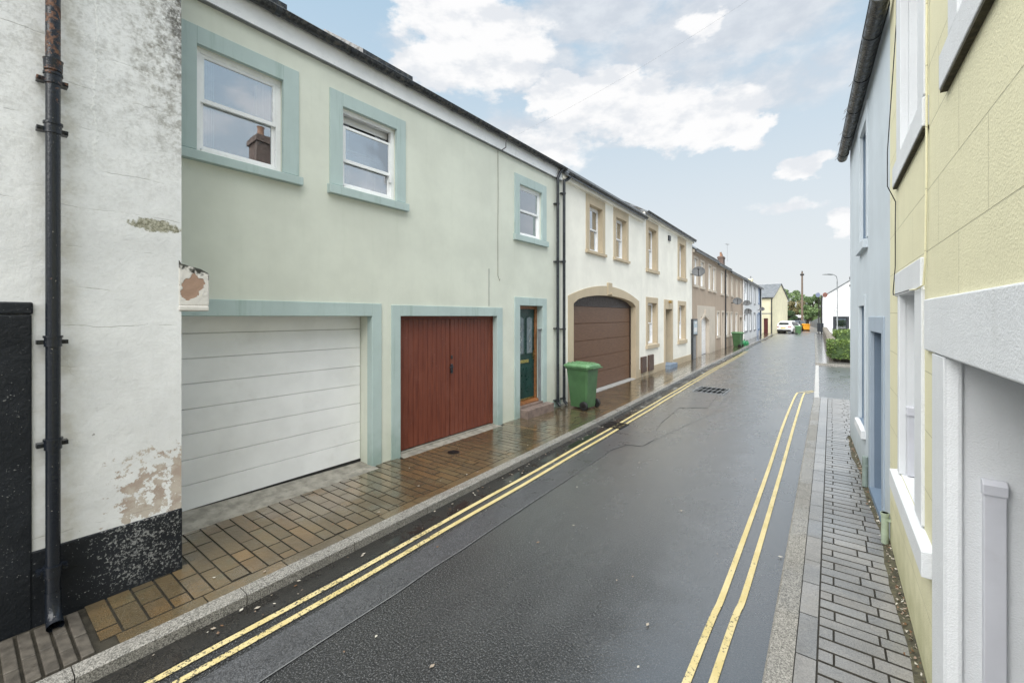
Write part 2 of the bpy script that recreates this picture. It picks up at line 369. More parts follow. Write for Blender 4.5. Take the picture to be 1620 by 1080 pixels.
def b_patch(T, p, o):
    v = wc(T)
    g = T.noise(120, 3, v, .8); mid = T.noise(3, 6, v, .65)
    c = T.mix(T.mapr(g, .40, .66), (.020, .021, .024), (.13, .134, .143))
    T.put(p.inputs['Base Color'], T.mix(T.math('MULTIPLY', T.mapr(mid, .4, .7), .3), c, (.03, .03, .031)))
    T.put(p.inputs['Roughness'], T.mapr(mid, .35, .65, .42, .26)); T.put(p.inputs['Coat Weight'], T.mapr(T.sep(v)[1], 3, 9, 0, .8)); p.inputs['Coat IOR'].default_value = 2.0; p.inputs['Coat Roughness'].default_value = .28
    T.put(p.inputs['Normal'], T.bump(g, .45, .005))
M_patch = mat('asphalt_patch', b_patch)
def b_gut(T, p, o):
    v = wc(T)
    g = T.noise(150, 3, v, .6); mid = T.noise(2.2, 5, v, .6)
    c = T.mix(T.mapr(g, .45, .7), (.012, .012, .012), (.05, .046, .04))
    T.put(p.inputs['Base Color'], c)
    w = T.mapr(mid, .42, .56)
    T.put(p.inputs['Roughness'], T.mapr(w, 0, 1, .35, .07))
    T.put(p.inputs['Normal'], T.bump(g, T.mapr(w, 0, 1, .45, .04), .005))
M_wetgut = mat('standing_water_channel', b_gut)
def b_yl(T, p, o):
    v = wc(T)
    n = T.noise(60, 5, v, .7); w = T.noise(1.2, 3, v)
    xx, yy = T.sep(v)[:2]; nr = T.mapr(yy, 5.0, 1.0, -.05, .06)
    worn = T.mapr(T.math('ADD', T.math('ADD', n, nr), T.math('MULTIPLY', T.math('SUBTRACT', w, .5), .35)), .575, .61)
    c = T.mix(T.mapr(T.noise(5, 4, v), .3, .7), (.50, .41, .18), (.58, .49, .26))
    c = T.mix(worn, c, (.05, .048, .04))
    T.put(p.inputs['Base Color'], c); p.inputs['Roughness'].default_value = .38
    T.put(p.inputs['Normal'], T.bump(n, .4, .004))
M_yline = mat('worn_yellow_paint', b_yl)

def stone_mat(name, rmp, wetlo, wetrough, drrough, speck=.15, coat=0):
    def b(T, p, o):
        v = wc(T)
        a = T.n('ShaderNodeVertexColor'); a.layer_name = 'tone'
        r, g, bl = (T.n('ShaderNodeSeparateColor', {0: a.outputs[0]})).outputs[:3]
        cr = T.n('ShaderNodeValToRGB'); e = cr.color_ramp.elements
        e[0].position = 0; e[0].color = rgb(rmp[0]); e[1].position = 1; e[1].color = rgb(rmp[-1])
        for i, q in enumerate(rmp[1:-1]):
            k = e.new((i + 1) / (len(rmp) - 1)); k.color = rgb(q)
        T.put(cr.inputs[0], T.math('ADD', T.math('MULTIPLY_ADD', r, .62, .19), T.math('MULTIPLY', T.math('SUBTRACT', T.noise(7, 6, v, .65), .5), .75), clamp=True))
        c = T.mix(T.math('MULTIPLY', T.mapr(T.noise(1.1, 5, v), .42, .62), .55), cr.outputs[0], tuple(x * .45 for x in rmp[1]))
        c = T.mix(1.0, c, T.mix(g, (.8, .8, .8), (1.15, 1.15, 1.15)), 'MULTIPLY')
        c = T.mix(T.math('MULTIPLY', T.mapr(T.noise(90, 2, v), .70, .74), .35), c, (.4, .38, .33))
        c = T.mix(speck, c, T.mix(T.mapr(T.noise(120, 4, v, .75), .4, .6), (.02, .02, .018), (.5, .48, .44)))
        T.put(p.inputs['Base Color'], c)
        wet = T.mapr(T.noise(.9, 4, v, .6), .42, .58)
        y = T.sep(v)[1]; wet = T.math('MAXIMUM', wet, T.mapr(y, wetlo, wetlo + 5))
        T.put(p.inputs['Roughness'], T.mapr(wet, 0, 1, drrough, wetrough))
        if coat:
            T.put(p.inputs['Coat Weight'], T.mapr(wet, 0, 1, coat * .3, coat)); p.inputs['Coat IOR'].default_value = 1.5; p.inputs['Coat Roughness'].default_value = .16
        hh = T.math('ADD', T.noise(30, 5, v, .6), T.math('MULTIPLY', T.noise(6, 4, v), 1.5))
        T.put(p.inputs['Normal'], T.bump(hh, T.mapr(wet, 0, 1, .5, .22), .008))
    return mat(name, b)
M_flag = stone_mat('brown_sandstone_paver', [(.072, .072, .040), (.112, .076, .030), (.090, .066, .030), (.140, .084, .030), (.150, .108, .045)], 2.5, .14, .42, .07, 1.0)
M_setts = stone_mat('grey_block_paver', [(.13, .135, .145), (.19, .19, .19), (.23, .22, .21), (.17, .175, .185)], 3.5, .2, .38, .15, .9)
M_kerb = stone_mat('granite_kerb', [(.13, .125, .11), (.17, .162, .145), (.145, .138, .124)], 9, .22, .6, .55)
M_joint = simple('dark_wet_joint', (.034, .030, .022), .5, 0, .3, 20, .4, 60)
M_channel = simple('old_brick_setts', (.085, .075, .062), .55, 0, .35, 12, .6, 50, .4)
M_ground = simple('distant_ground', (.10, .10, .095), .6, 0, .2, .5, .3, 10)
M_grass = simple('verge_grass', (.05, .08, .025), .9)
def b_stonewall(T, p, o):
    v = wc(T)
    vo = T.n('ShaderNodeTexVoronoi', {'Scale': 5.0}); vo.feature = 'DISTANCE_TO_EDGE'; T.put(vo.inputs['Vector'], T.scalevec(v, (1, 1, 1.8)))
    n = T.noise(5, 6, v)
    c = T.mix(T.mapr(n, .3, .7), (.11, .10, .08), (.24, .215, .175))
    e = T.mapr(vo.outputs['Distance'], 0, .08)
    c = T.mix(e, (.05, .045, .035), c)
    T.put(p.inputs['Base Color'], c); p.inputs['Roughness'].default_value = .8
    T.put(p.inputs['Normal'], T.bump(e, .8, .03))
M_stonewall = mat('rubble_stone', b_stonewall)
def leafmat(name, a, b_):
    def b(T, p, o):
        v = wc(T); at = T.n('ShaderNodeVertexColor'); at.layer_name = 'tone'
        r = T.n('ShaderNodeSeparateColor', {0: at.outputs[0]}).outputs[0]
        T.put(p.inputs['Base Color'], T.mix(r, a, b_)); p.inputs['Roughness'].default_value = .55
    return mat(name, b)
M_leafh = leafmat('hedge_leaf', (.022, .055, .01), (.15, .22, .045))
M_leafa = leafmat('tree_leaf_green', (.05, .095, .03), (.18, .26, .10))  # leaf colour made lighter to stand in for distance haze
M_leafb = leafmat('tree_leaf_brownish', (.10, .085, .035), (.21, .19, .08))
M_leafc = leafmat('tree_leaf_deep', (.02, .045, .02), (.07, .12, .045))

# ------------------------------------------------------------------ mesh helpers
class MB:
    def __init__(s): s.v = []; s.f = []; s.m = []; s.c = []; s.mi = 0; s.tone = None
    def face(s, pts):
        i = len(s.v); s.v += [tuple(p) for p in pts]; s.f.append(tuple(range(i, i + len(pts)))); s.m.append(s.mi)
        s.c.append(s.tone); return s
    def mesh(s, vs, fs):
        i = len(s.v); s.v += [tuple(p) for p in vs]
        for f in fs: s.f.append(tuple(i + k for k in f)); s.m.append(s.mi); s.c.append(s.tone)
        return s
    def box(s, x0, x1, y0, y1, z0, z1):
        if x0 > x1: x0, x1 = x1, x0
        if y0 > y1: y0, y1 = y1, y0
        if z0 > z1: z0, z1 = z1, z0
        v = [(x, y, z) for z in (z0, z1) for y in (y0, y1) for x in (x0, x1)]
        return s.mesh(v, [(0, 2, 3, 1), (4, 5, 7, 6), (0, 1, 5, 4), (2, 6, 7, 3), (0, 4, 6, 2), (1, 3, 7, 5)])
    def prism(s, poly, a, b, axis='y'):
        """poly: 2D outline; extruded from a to b along axis"""
        n = len(poly)
        def P(q, w): return {'y': (q[0], w, q[1]), 'x': (w, q[0], q[1]), 'z': (q[0], q[1], w)}[axis]
        v = [P(q, a) for q in poly] + [P(q, b) for q in poly]
        return s.mesh(v, [tuple(range(n)), tuple(range(2 * n - 1, n - 1, -1))] + [(i, i + n, (i + 1) % n + n, (i + 1) % n) for i in range(n)])
    def tube(s, pts, r, n=12, cap=True):
        rs = r if isinstance(r, (list, tuple)) else [r] * len(pts)
        pts = [Vector(p) for p in pts]; rings = []
        up = Vector((0, 0, 1)); prev = None
        for i, p in enumerate(pts):
            d = (pts[min(i + 1, len(pts) - 1)] - pts[max(i - 1, 0)]).normalized()
            if prev is None:
                a = d.cross(up)
                if a.length < .05: a = d.cross(Vector((1, 0, 0)))
            else: a = prev - d * prev.dot(d)
            a.normalize(); prev = a.copy(); b = d.cross(a).normalized()
            rings.append([p + (a * cos(2 * pi * k / n) + b * sin(2 * pi * k / n)) * rs[i] for k in range(n)])
        v = [q for ring in rings for q in ring]
        f = [(i * n + k, i * n + (k + 1) % n, (i + 1) * n + (k + 1) % n, (i + 1) * n + k) for i in range(len(pts) - 1) for k in range(n)]
        if cap: f += [tuple(range(n)), tuple(range((len(pts) - 1) * n + n - 1, (len(pts) - 1) * n - 1, -1))]
        return s.mesh(v, f)
    def build(s, name, mats, parent=None, smooth=False, bevel=0, auto=True):
        me = bpy.data.meshes.new(name); me.from_pydata(s.v, [], s.f)
        for m in (mats if isinstance(mats, (list, tuple)) else [mats]): me.materials.append(m)
        me.polygons.foreach_set('material_index', s.m)
        if any(t is not None for t in s.c):
            ca = me.color_attributes.new('tone', 'FLOAT_COLOR', 'CORNER'); k = 0
            for pi_, pl in enumerate(me.polygons):
                t = s.c[pi_] or (.5, .5, .5)
                for _ in range(pl.loop_total):
                    ca.data[k].color = (t[0], t[1], t[2], 1); k += 1
        me.update()
        if smooth:
            me.polygons.foreach_set('use_smooth', [True] * len(me.polygons))
            try: me.set_sharp_from_angle(angle=R(38))
            except Exception: pass
        o = bpy.data.objects.new(name, me); COL.objects.link(o)
        if parent is not None: o.parent = parent
        if bevel:
            b = o.modifiers.new('bevel', 'BEVEL'); b.width = bevel; b.segments = 2; b.limit_method = 'ANGLE'; b.angle_limit = R(50)
        return o

def thing(name, label, cat, loc=(0, 0, 0), rot=0, group=None):
    o = bpy.data.objects.new(name, None); COL.objects.link(o); o.empty_display_size = .2
    o.location = loc; o.rotation_euler = (0, 0, rot); o['label'] = label; o['category'] = cat
    if group: o['group'] = group
    return o
def tag(o, label, cat, group=None):
    o['label'] = label; o['category'] = cat
    if group: o['group'] = group
    return o
def struct(o, kind='structure'): o['kind'] = kind; return o
def part(o, label): o['label'] = label; return o

def hit_ground(x, y, z=0):
    d = (H - z) * FPX / (y - 500); a = px_dir(x, y); return (a[0] * d, a[1] * d)
class Fr:
    """a facade: line A -> B on the ground, inward = +local y"""
    def __init__(s, A, B):
        s.A = A; e = Vector((B[0] - A[0], B[1] - A[1])); s.len = e.length; e.normalize(); s.e = e
        s.n = Vector((-e.y, e.x)); s.rot = math.atan2(e.y, e.x)
    def d(s, x, t=0):
        a = px_dir(x, 0); return ((s.A[0] * s.n.x + s.A[1] * s.n.y) + t) / (a[0] * s.n.x + a[1] * s.n.y)
    def s(s, x, t=0):
        a = px_dir(x, 0); d = s.d(x, t); return (a[0] * d - s.A[0]) * s.e.x + (a[1] * d - s.A[1]) * s.e.y
    def z(s, x, y, t=0): return H + (500 - y) * s.d(x, t) / FPX
    def world(s, q, t=0, z=0): return (s.A[0] + s.e.x * q + s.n.x * t, s.A[1] + s.e.y * q + s.n.y * t, z)

def wall(root, L, z0, z1, holes, D, mats, name='wall', s0=0, gable=0, back=True):
    """front wall with openings + side and back walls. holes: (a, b, c, d, depth, arch_rise)"""
    m = MB()
    xs = sorted(set([s0, L] + [h[0] for h in holes] + [h[1] for h in holes]))
    zs = sorted(set([z0, z1] + [h[2] for h in holes] + [h[3] for h in holes]))
    for i in range(len(xs) - 1):
        for j in range(len(zs) - 1):
            cx, cz = (xs[i] + xs[i + 1]) / 2, (zs[j] + zs[j + 1]) / 2
            if any(h[0] < cx < h[1] and h[2] < cz < h[3] for h in holes): continue
            m.face([(xs[i], 0, zs[j]), (xs[i + 1], 0, zs[j]), (xs[i + 1], 0, zs[j + 1]), (xs[i], 0, zs[j + 1])])
    for h in holes:
        a, b, c, d, dp = h[:5]; ar = h[5] if len(h) > 5 else 0
        m.mi = h[6] if len(h) > 6 else 0
        top = d - ar
        m.face([(a, 0, c), (a, dp, c), (a, dp, top), (a, 0, top)])
        m.face([(b, 0, c), (b, 0, top), (b, dp, top), (b, dp, c)])
        m.face([(a, 0, c), (b, 0, c), (b, dp, c), (a, dp, c)])
        if ar:
            N = 14; pts = [(a + (b - a) * k / N, top + ar * sqrt(max(0, 1 - (2 * k / N - 1) ** 2)) ** 1.15) for k in range(N + 1)]
            for k in range(N):
                (xa, za), (xb, zb) = pts[k], pts[k + 1]
                m.face([(xa, 0, za), (xb, 0, zb), (xb, dp, zb), (xa, dp, za)])
                mi = m.mi; m.mi = 0
                m.face([(xa, 0, za), (xb, 0, zb), (xb, 0, d), (xa, 0, d)]); m.mi = mi
        else: m.face([(a, 0, d), (a, dp, d), (b, dp, d), (b, 0, d)])
        # dark room behind
        m.mi = 1; q = dp + .9; g = .15
        m.face([(a - g, q, c - g), (b + g, q, c - g), (b + g, q, d + g), (a - g, q, d + g)])
        m.face([(a - g, dp, c - g), (a - g, q, c - g), (a - g, q, d + g), (a - g, dp, d + g)])
        m.face([(b + g, dp, c - g), (b + g, q, c - g), (b + g, q, d + g), (b + g, dp, d + g)])
        m.face([(a - g, dp, c - g), (b + g, dp, c - g), (b + g, q, c - g), (a - g, q, c - g)])
        m.face([(a - g, dp, d + g), (b + g, dp, d + g), (b + g, q, d + g), (a - g, q, d + g)])
        m.mi = 0
    if back:
        zr = z1 + gable
        for x in (s0, L): m.face([(x, 0, z0), (x, D, z0), (x, D, z1), (x, D / 2, zr), (x, 0, z1)] if gable else [(x, 0, z0), (x, D, z0), (x, D, z1), (x, 0, z1)])
        m.face([(s0, D, z0), (L, D, z0), (L, D, z1), (s0, D, z1)])
    return m.build(name, mats, root)

def roof(root, a, b, D, ze, pitch, ov=.18, name='roof', m=None):
    q = MB(); y0, y1 = -ov, D + ov; zr = ze + (D / 2) * pitch; za = ze - ov * pitch; th = .09
    q.prism([(y0, za), (D / 2, zr), (y1, za), (y1, za + th), (D / 2, zr + th), (y0, za + th)], a, b, 'x')
    r = q.build(name, m or M_slate, root)
    t = MB(); t.prism([(D / 2 - .12, zr + th - .07), (D / 2, zr + th + .04), (D / 2 + .12, zr + th - .07)], a, b, 'x'); t.build('ridge_tile', M_lead, r)
    return r

def gutter(root, a, b, z, t=-.16, r=.058, brackets=True, hang=None, name='gutter', mt=None):
    m = MB(); N = 10
    def ring(rr): return [(t + rr * cos(pi + pi * k / N), z + rr * sin(pi + pi * k / N)) for k in range(N + 1)]
    o, i = ring(r), ring(r - .006)
    m.prism(o + i[::-1], a, b, 'x')
    m.tube([(a, t - r, z), (b, t - r, z)], .006, 6); 
    g = m.build(name, mt or M_gutter, root, smooth=True)
    if brackets:
        x = a + .3
        while x < b:
            k = MB(); k.prism([(t + (r + .006) * cos(pi + pi * j / N), z + (r + .006) * sin(pi + pi * j / N)) for j in range(N + 1)] , x - .035, x + .035, 'x'); x += .95
            k.build('bracket', M_black, g, smooth=True)
    return g

def downpipe(root, s, z0, z1, t=-.09, r=.034, clips=(), top=None, shoe=True, m=None, name='drainpipe'):
    q = MB()
    pts = [(s, t, z0 + .12), (s, t, z1)]
    if top: pts += [(s, t, z1 + .08), (s + (top[0] - s) * .5, (t + top[1]) / 2, top[2] - .1), (top[0], top[1], top[2])]
    q.tube(pts, r, 12)
    if shoe: q.tube([(s, t, z0 + .14), (s, t - .01, z0 + .08), (s, t - .07, z0 + .03)], r * 1.05, 12)
    p = q.build(name, m or M_black, root, smooth=True)
    for z in clips:
        k = MB(); k.tube([(s, t, z - .02), (s, t, z + .02)], r * 1.25, 12); k.box(s - r * 2.3, s + r * 2.3, t + r * .4, 0, z - .012, z + .012)
        k.build('pipe_clip', m or M_black, p)
    return p

def surround(root, s0, s1, z0, z1, a, b, c, d, pr=.02, m=None, sill=None, foot=False, name='window_surround', rd=0):
    """frame of stone around the opening (a,b,c,d) with outline (s0,s1,z0,z1)"""
    q = MB()
    q.box(s0, a + .003, -pr, .03, c, z1); q.box(b - .003, s1, -pr, .03, c, z1); q.box(a + .003, b - .003, -pr, .03, d - .003, z1)
    if rd:
        q.box(a - .02, a + .004, -pr + .004, rd, c, d); q.box(b - .004, b + .02, -pr + .004, rd, c, d); q.box(a, b, -pr + .004, rd, d - .004, d + .02)
    o = q.build(name, m, root, bevel=.004)
    if sill:
        k = MB(); e = .03
        k.prism([(-.07, sill), (-.07, c - .02), (rd or .1, c + .01), (rd or .1, sill)], s0 - e, s1 + e, 'x')
        k.build('sill', m, o, bevel=.006)
    return o

def window(root, a, b, c, d, t=.1, drop=0, curtain=True, blind=0, fw=.055, m=None, interior=M_room, label=None, bar=False):
    m = m or M_upvc; q = MB(); y0, y1 = t, t + .07
    q.box(a, a + fw, y0, y1, c, d); q.box(b - fw, b, y0, y1, c, d); q.box(a + fw, b - fw, y0, y1, d - fw, d); q.box(a + fw, b - fw, y0 - .02, y1, c, c + fw * .8)
    o = q.build('window', m, root, bevel=.003)
    if label: o['label'] = label
    mid = (c + d) / 2 - .01; sw = .035
    def sash(z0, z1, y):
        k = MB(); A, B = a + fw, b - fw
        k.box(A, A + sw, y, y + .03, z0, z1); k.box(B - sw, B, y, y + .03, z0, z1)
        k.box(A + sw, B - sw, y, y + .03, z0, z0 + sw * 1.2); k.box(A + sw, B - sw, y, y + .03, z1 - sw, z1)
        if bar: k.box((A + B) / 2 - .01, (A + B) / 2 + .01, y + .004, y + .026, z0 + sw, z1 - sw)
        k.build('sash', m, o, bevel=.002)
        g = MB(); g.box(A + sw, B - sw, y + .012, y + .016, z0 + sw * 1.2, z1 - sw); g.build('pane', M_glass, o)
    sash(mid - drop, d - fw - drop, t + .005)
    sash(c + fw * .8, mid + .04, t + .038)
    if drop:
        k = MB(); k.box(b - fw - .03, b - fw, t - .02, t + .02, mid - .1 - drop, mid + .05 - drop); k.build('sash_horn', m, o)
    if curtain:
        k = MB(); n = 26; w = (b - a) * .26
        for (xa, xb) in ((a + .04, a + w), (b - w, b - .04)):
            pts = [(xa + (xb - xa) * i / n, t + .16 + .018 * sin(i * 1.9)) for i in range(n + 1)]
            for i in range(n):
                k.face([(pts[i][0], pts[i][1], c), (pts[i + 1][0], pts[i + 1][1], c), (pts[i + 1][0], pts[i + 1][1], d), (pts[i][0], pts[i][1], d)])
        k.build('curtain', M_curtain, o)
    if blind:
        k = MB(); k.box(a + .03, b - .03, t + .12, t + .13, d - (d - c) * blind, d); k.build('blind', M_upvc, o)
    return o

def chimney(root, s, t, z0, z1, w, dp, m, pots, pm=None):
    q = MB(); q.box(s - w / 2, s + w / 2, t - dp / 2, t + dp / 2, z0, z1); q.box(s - w / 2 - .05, s + w / 2 + .05, t - dp / 2 - .05, t + dp / 2 + .05, z1 - .22, z1 - .08)
    o = q.build('chimney', m, root)
    for k in range(pots):
        p = s - w / 2 + w * (k + .5) / pots; h = .45 if k % 2 == 0 else .32
        r = MB(); r.tube([(p, t, z1), (p, t, z1 + h * .85), (p, t, z1 + h)], [.12, .10, .13], 10); r.build('chimney_pot', pm or M_pot, o, smooth=True)
    return o

# ------------------------------------------------------------------ ground, road, pavements
KL = [(-6, 3.5), (0.5, 3.54), (1.9, 3.55), (5.7, 3.66), (8.6, 3.76), (13.3, 3.96), (18.1, 4.17), (26, 4.42), (38, 4.85), (50, 5.15), (60, 5.6), (66, 7.0)]
def interp(T, y):
    if y <= T[0][0]: return T[0][1]
    for (a, b), (c, d) in zip(T, T[1:]):
        if y <= c:
            return b + (d - b) * (y - a) / (c - a)
    return T[-1][1]
def kl(y): return -interp(KL, y)
KR = [(-6, -.32), (2, -.325), (6, -.34), (13.6, -.37), (23.5, -.57), (40, -1.0), (61, -1.55)]
def kr(y): return interp(KR, y)
def ys(a, b, st): 
    n = max(1, int(round((b - a) / st))); return [a + (b - a) * i / n for i in range(n + 1)]
PZ = .085     # pavement height

g = MB(); g.face([(-900, -900, -.05), (900, -900, -.05), (900, 1500, -.05), (-900, 1500, -.05)])
struct(g.build('ground', M_ground))
r = MB()
Y = ys(-6, 66, 1.0)
for a, b in zip(Y, Y[1:]): r.face([(kl(a) - .05, a, 0), (kr(a) + .1, a, 0), (kr(b) + .1, b, 0), (kl(b) - .05, b, 0)])
r.face([(-40, 66, 0), (30, 66, 0), (30, 76, 0), (-40, 76, 0)])
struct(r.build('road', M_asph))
r = MB(); r.face([(-.4, 13.9, .003), (30, 13.9, .003), (30, 23.6, .003), (-.5, 23.6, .003)])
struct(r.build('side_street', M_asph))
# wet channel between kerb and yellow lines
r = MB(); Y = ys(-6, 60, .75)
for a, b in zip(Y, Y[1:]): r.face([(kl(a) + .0, a, .004), (kl(a) + .235, a, .004), (kl(b) + .235, b, .004), (kl(b), b, .004)])
struct(r.build('road_channel', M_wetgut))
# patch strip and irregular utility patches
r = MB(); Y = ys(-6, 8.2, .4)
jit = {}
def patch_in(y): return kl(y) + .49
def patch_out(y):
    if y not in jit: jit[y] = random.uniform(-.007, .007)
    return kl(y) + .80 + jit[y]
for a, b in zip(Y, Y[1:]): r.face([(patch_in(a), a, .004), (patch_out(a), a, .004), (patch_out(b), b, .004), (patch_in(b), b, .004)])
def gp(pts, z=.004): return [hit_ground(x, y) + (z,) for x, y in pts]
r.face(gp([(966, 712), (993, 703.5), (1016, 706), (1032, 697), (1040, 691), (1038, 680), (1047, 668), (1075, 645), (1120, 645), (1136, 624), (1090, 621), (1068, 632), (1050, 645), (1033, 658), (1018, 676), (1006, 684), (985, 683), (975, 690), (955, 705)], .005))
struct(r.build('road_patch', M_patch))
# seam lines (raised sealant)
def ribbon(name, pts, w, z, m):
    q = MB(); P = [Vector(p) for p in pts]
    L = []
    for i, p in enumerate(P):
        d = (P[min(i + 1, len(P) - 1)] - P[max(i - 1, 0)]).normalized(); n = Vector((-d.y, d.x)) * w / 2
        L.append((p + n, p - n))
    for (a, b), (c, d) in zip(L, L[1:]): q.face([(a.x, a.y, z), (b.x, b.y, z), (d.x, d.y, z), (c.x, c.y, z)])
    return q
M_seam = simple('pale_sealant', (.16, .165, .17), .3)
q = ribbon('', [(patch_out(y), y) for y in Y], .008, .008, None)
struct(q.build('road_seam', M_seam))
q = ribbon('', [hit_ground(*p) for p in [(1000, 744), (1025, 700), (1130, 652), (1152, 625)]][1:], .012, .008, None)
struct(q.build('road_seam', M_seam))
# yellow lines
for off in (.285, .415):
    Y = ys(-5, 30, .5)
    q = ribbon('', [(kl(y) + off + .006 * sin(y * 2.3 + off * 9), y) for y in Y], .052, .008, None)
    struct(q.build('yellow_line', M_yline))
def catm(P, n=8):
    P = [Vector(p) for p in P]; out = []
    for i in range(len(P) - 1):
        a, b, c, d = P[max(i - 1, 0)], P[i], P[i + 1], P[min(i + 2, len(P) - 1)]
        for k in range(n):
            t = k / n; out.append(.5 * ((2 * b) + (c - a) * t + (2 * a - 5 * b + 4 * c - d) * t * t + (3 * b - a - 3 * c + d) * t ** 3))
    out.append(P[-1]); return [(p.x, p.y) for p in out]
outer = [(-.70, -4)] + [hit_ground(*p) for p in [(1086, 1080), (1150, 925), (1215, 745), (1240, 670), (1259, 625), (1267, 621), (1287, 618)]]
inner = [(-.575, -4)] + [hit_ground(*p) for p in [(1128, 1080), (1183, 925), (1236, 745), (1257, 670), (1271, 625), (1277, 622), (1287, 620)]]
for P in (outer, inner):
    q = ribbon('', catm(P), .043, .008, None); struct(q.build('yellow_line', M_yline))

# paving stones: rows across the pavement, each stone its own bevelled block inside ONE pavement mesh
def paving(name, x_in, x_out, y0, y1, row, lens, m, zt, joint=.005, bev=.003, skip=None, jy=1.0, pat=None):
    q = MB(); y = y0; ri = 0
    while y < y1:
        h = row * random.uniform(.9, 1.12); xa, xb = x_in(y), x_out(y)
        x = xa - random.uniform(0, lens[1]) * .6; ri += 1; ci = 0
        if pat: x = xa
        while x < xb:
            w = random.uniform(*lens) if not pat else pat[ri % len(pat)][min(ci, 3)] * random.uniform(.93, 1.07); ci += 1; a, b = max(x, xa), min(x + w, xb)
            if b - a > .035 and not (skip and skip((a + b) / 2, y + h / 2)):
                q.tone = (random.random(), random.random(), 0); dz = random.uniform(-.002, .002); j = joint / 2
                A, B, C, D = a + j, b - j, y + j * jy, y + h - j * jy; e = bev; z = zt + dz
                if y < 26:
                    v = [(A, C, z - .012), (B, C, z - .012), (B, D, z - .012), (A, D, z - .012), (A + e, C + e, z), (B - e, C + e, z), (B - e, D - e, z), (A + e, D - e, z)]
                    q.mesh(v, [(4, 5, 6, 7)]); q.mi = 1; q.mesh(v, [(0, 1, 5, 4), (1, 2, 6, 5), (2, 3, 7, 6), (3, 0, 4, 7)]); q.mi = 0
                else: q.face([(A, C, z), (B, C, z), (B, D, z), (A, D, z)])
            x += w
        y += h
    return q
def wall_l(y):
    return -interp([(-6, 4.36), (1.17, 4.36), (1.171, 5.18), (8.8, 5.18), (21.8, 5.43), (22.2, 5.5), (39.8, 5.9), (57.2, 6.5), (66, 8)], y)
def ch_skip(x, y): return .14 < y < .59
def apron(x, y):
    return (1.171 < y < 3.62 and x < -5.02) or (4.05 < y < 6.42 and x < -5.13) 
q = paving('pavement', lambda y: -5.03 if 1.17 < y < 3.6 else (-5.085 if 4.02 < y < 6.4 else wall_l(y) - .05), lambda y: kl(y) - .26, -3, 64, .125, (.18, .55), M_flag, PZ, joint=.009,  skip=ch_skip)
# border course along the kerb
y = -3
while y < 64:
    h = random.uniform(.4, .6); q.tone = (random.uniform(.2, 1), random.random(), 0)
    if not ch_skip(0, y + h / 2):
        q.face([(kl(y) - .253, y + .004, PZ), (kl(y) - .135, y + .004, PZ), (kl(y + h) - .135, y + h - .004, PZ), (kl(y + h) - .253, y + h - .004, PZ)])
    y += h
struct(q.build('pavement', [M_flag, M_joint]))
q = MB(); Y = ys(-6, 66, 1.5)
for a, b in zip(Y, Y[1:]): q.face([(wall_l(a) - 1, a, PZ - .011), (kl(a) - .1, a, PZ - .011), (kl(b) - .1, b, PZ - .011), (wall_l(b) - 1, b, PZ - .011)])
struct(q.build('pavement_bedding', M_joint))
# drainage channel of long setts crossing the pavement at the foot of the old pipe
q = MB()
for i, yy in enumerate([.18, .255, .33, .405, .48]):
    x = -4.30
    while x < -3.72:
        w = random.uniform(.2, .42); xe = min(x + w, -3.69); dz = random.uniform(-.004, .004) + (.006 if i in (0, 4) else 0)
        q.box(x + .004, xe - .004, yy + .008, yy + .068, .03, PZ + .006 + dz); x += w
struct(q.build('drain_channel', M_channel, bevel=.006))
# kerbs
def kerb(name, fx, y0, y1, w, L, zt, sgn, m, skip=None):
    q = MB(); y = y0; ri = 0
    while y < y1:
        e = min(y + L, y1); q.tone = (random.random(), random.random(), 0)
        ym = (y + e) / 2; a, b = fx(y), fx(e); c = .012
        if not (skip and skip(ym)):
            v = []
            for yy, xx in ((y + .003, a), (e - .003, b)):
                v += [(xx, yy, -.03), (xx - sgn * .004, yy, zt - c), (xx - sgn * (c + .004), yy, zt), (xx - sgn * w, yy, zt), (xx - sgn * w, yy, -.03)]
            q.mesh(v, [(0, 1, 6, 5), (1, 2, 7, 6), (2, 3, 8, 7), (3, 4, 9, 8), (0, 4, 3, 2, 1), (5, 6, 7, 8, 9)])
        y = e
    return struct(q.build(name, m))
kerb('kerb', kl, -6, 64, .13, .92, PZ + .003, 1, M_kerb)
kerb('kerb', kr, -6, 13.7, .145, .8, .07, -1, M_kerb)
kerb('kerb', kr, 13.7, 23.4, .12, .9, .012, -1, M_slab)
kerb('kerb', kr, 23.5, 61, .13, .9, .09, -1, M_kerb)
# right pavement: flag strip then small setts
q = MB(); y = -6
while y < 13.6:
    h = random.uniform(.38, .5); q.tone = (random.random(), random.uniform(.4, 1), 0)
    q.face([(kr(y) + .15, y + .004, .07), (-.075 - .0 * y, y + .004, .07), (-.075, y + h - .004, .07), (kr(y) + .15, y + h - .004, .07)]); y += h
def wall_r(y): return interp([(-6, .44), (5.3, .44), (9.6, .268), (9.61, 2.5), (14, 2.5)], y)
q2 = paving('p', lambda y: -.07, lambda y: wall_r(y) - .03 if y < 9.6 else 2.5, -1.5, 13.7, .122, (.16, .40), M_setts, .072, joint=.006, jy=2.0, pat=[(.085, .27, .2, .2), (.27, .2, .16, .2), (.085, .25, .22, .2), (.31, .17, .16, .2)])
n0 = len(q.v); q.v += q2.v; q.f += [tuple(n0 + k for k in f) for f in q2.f]; q.m += q2.m; q.c += q2.c
struct(q.build('pavement', [M_setts, M_joint]))
q = MB(); q.face([(-.25, -6, .06), (3, -6, .06), (3, 13.75, .06), (-.25, 13.75, .06)]); struct(q.build('pavement_bedding', M_joint))
q = MB(); q.box(-.3, 3, 13.70, 13.82, -.03, .055); struct(q.build('kerb', M_slab))
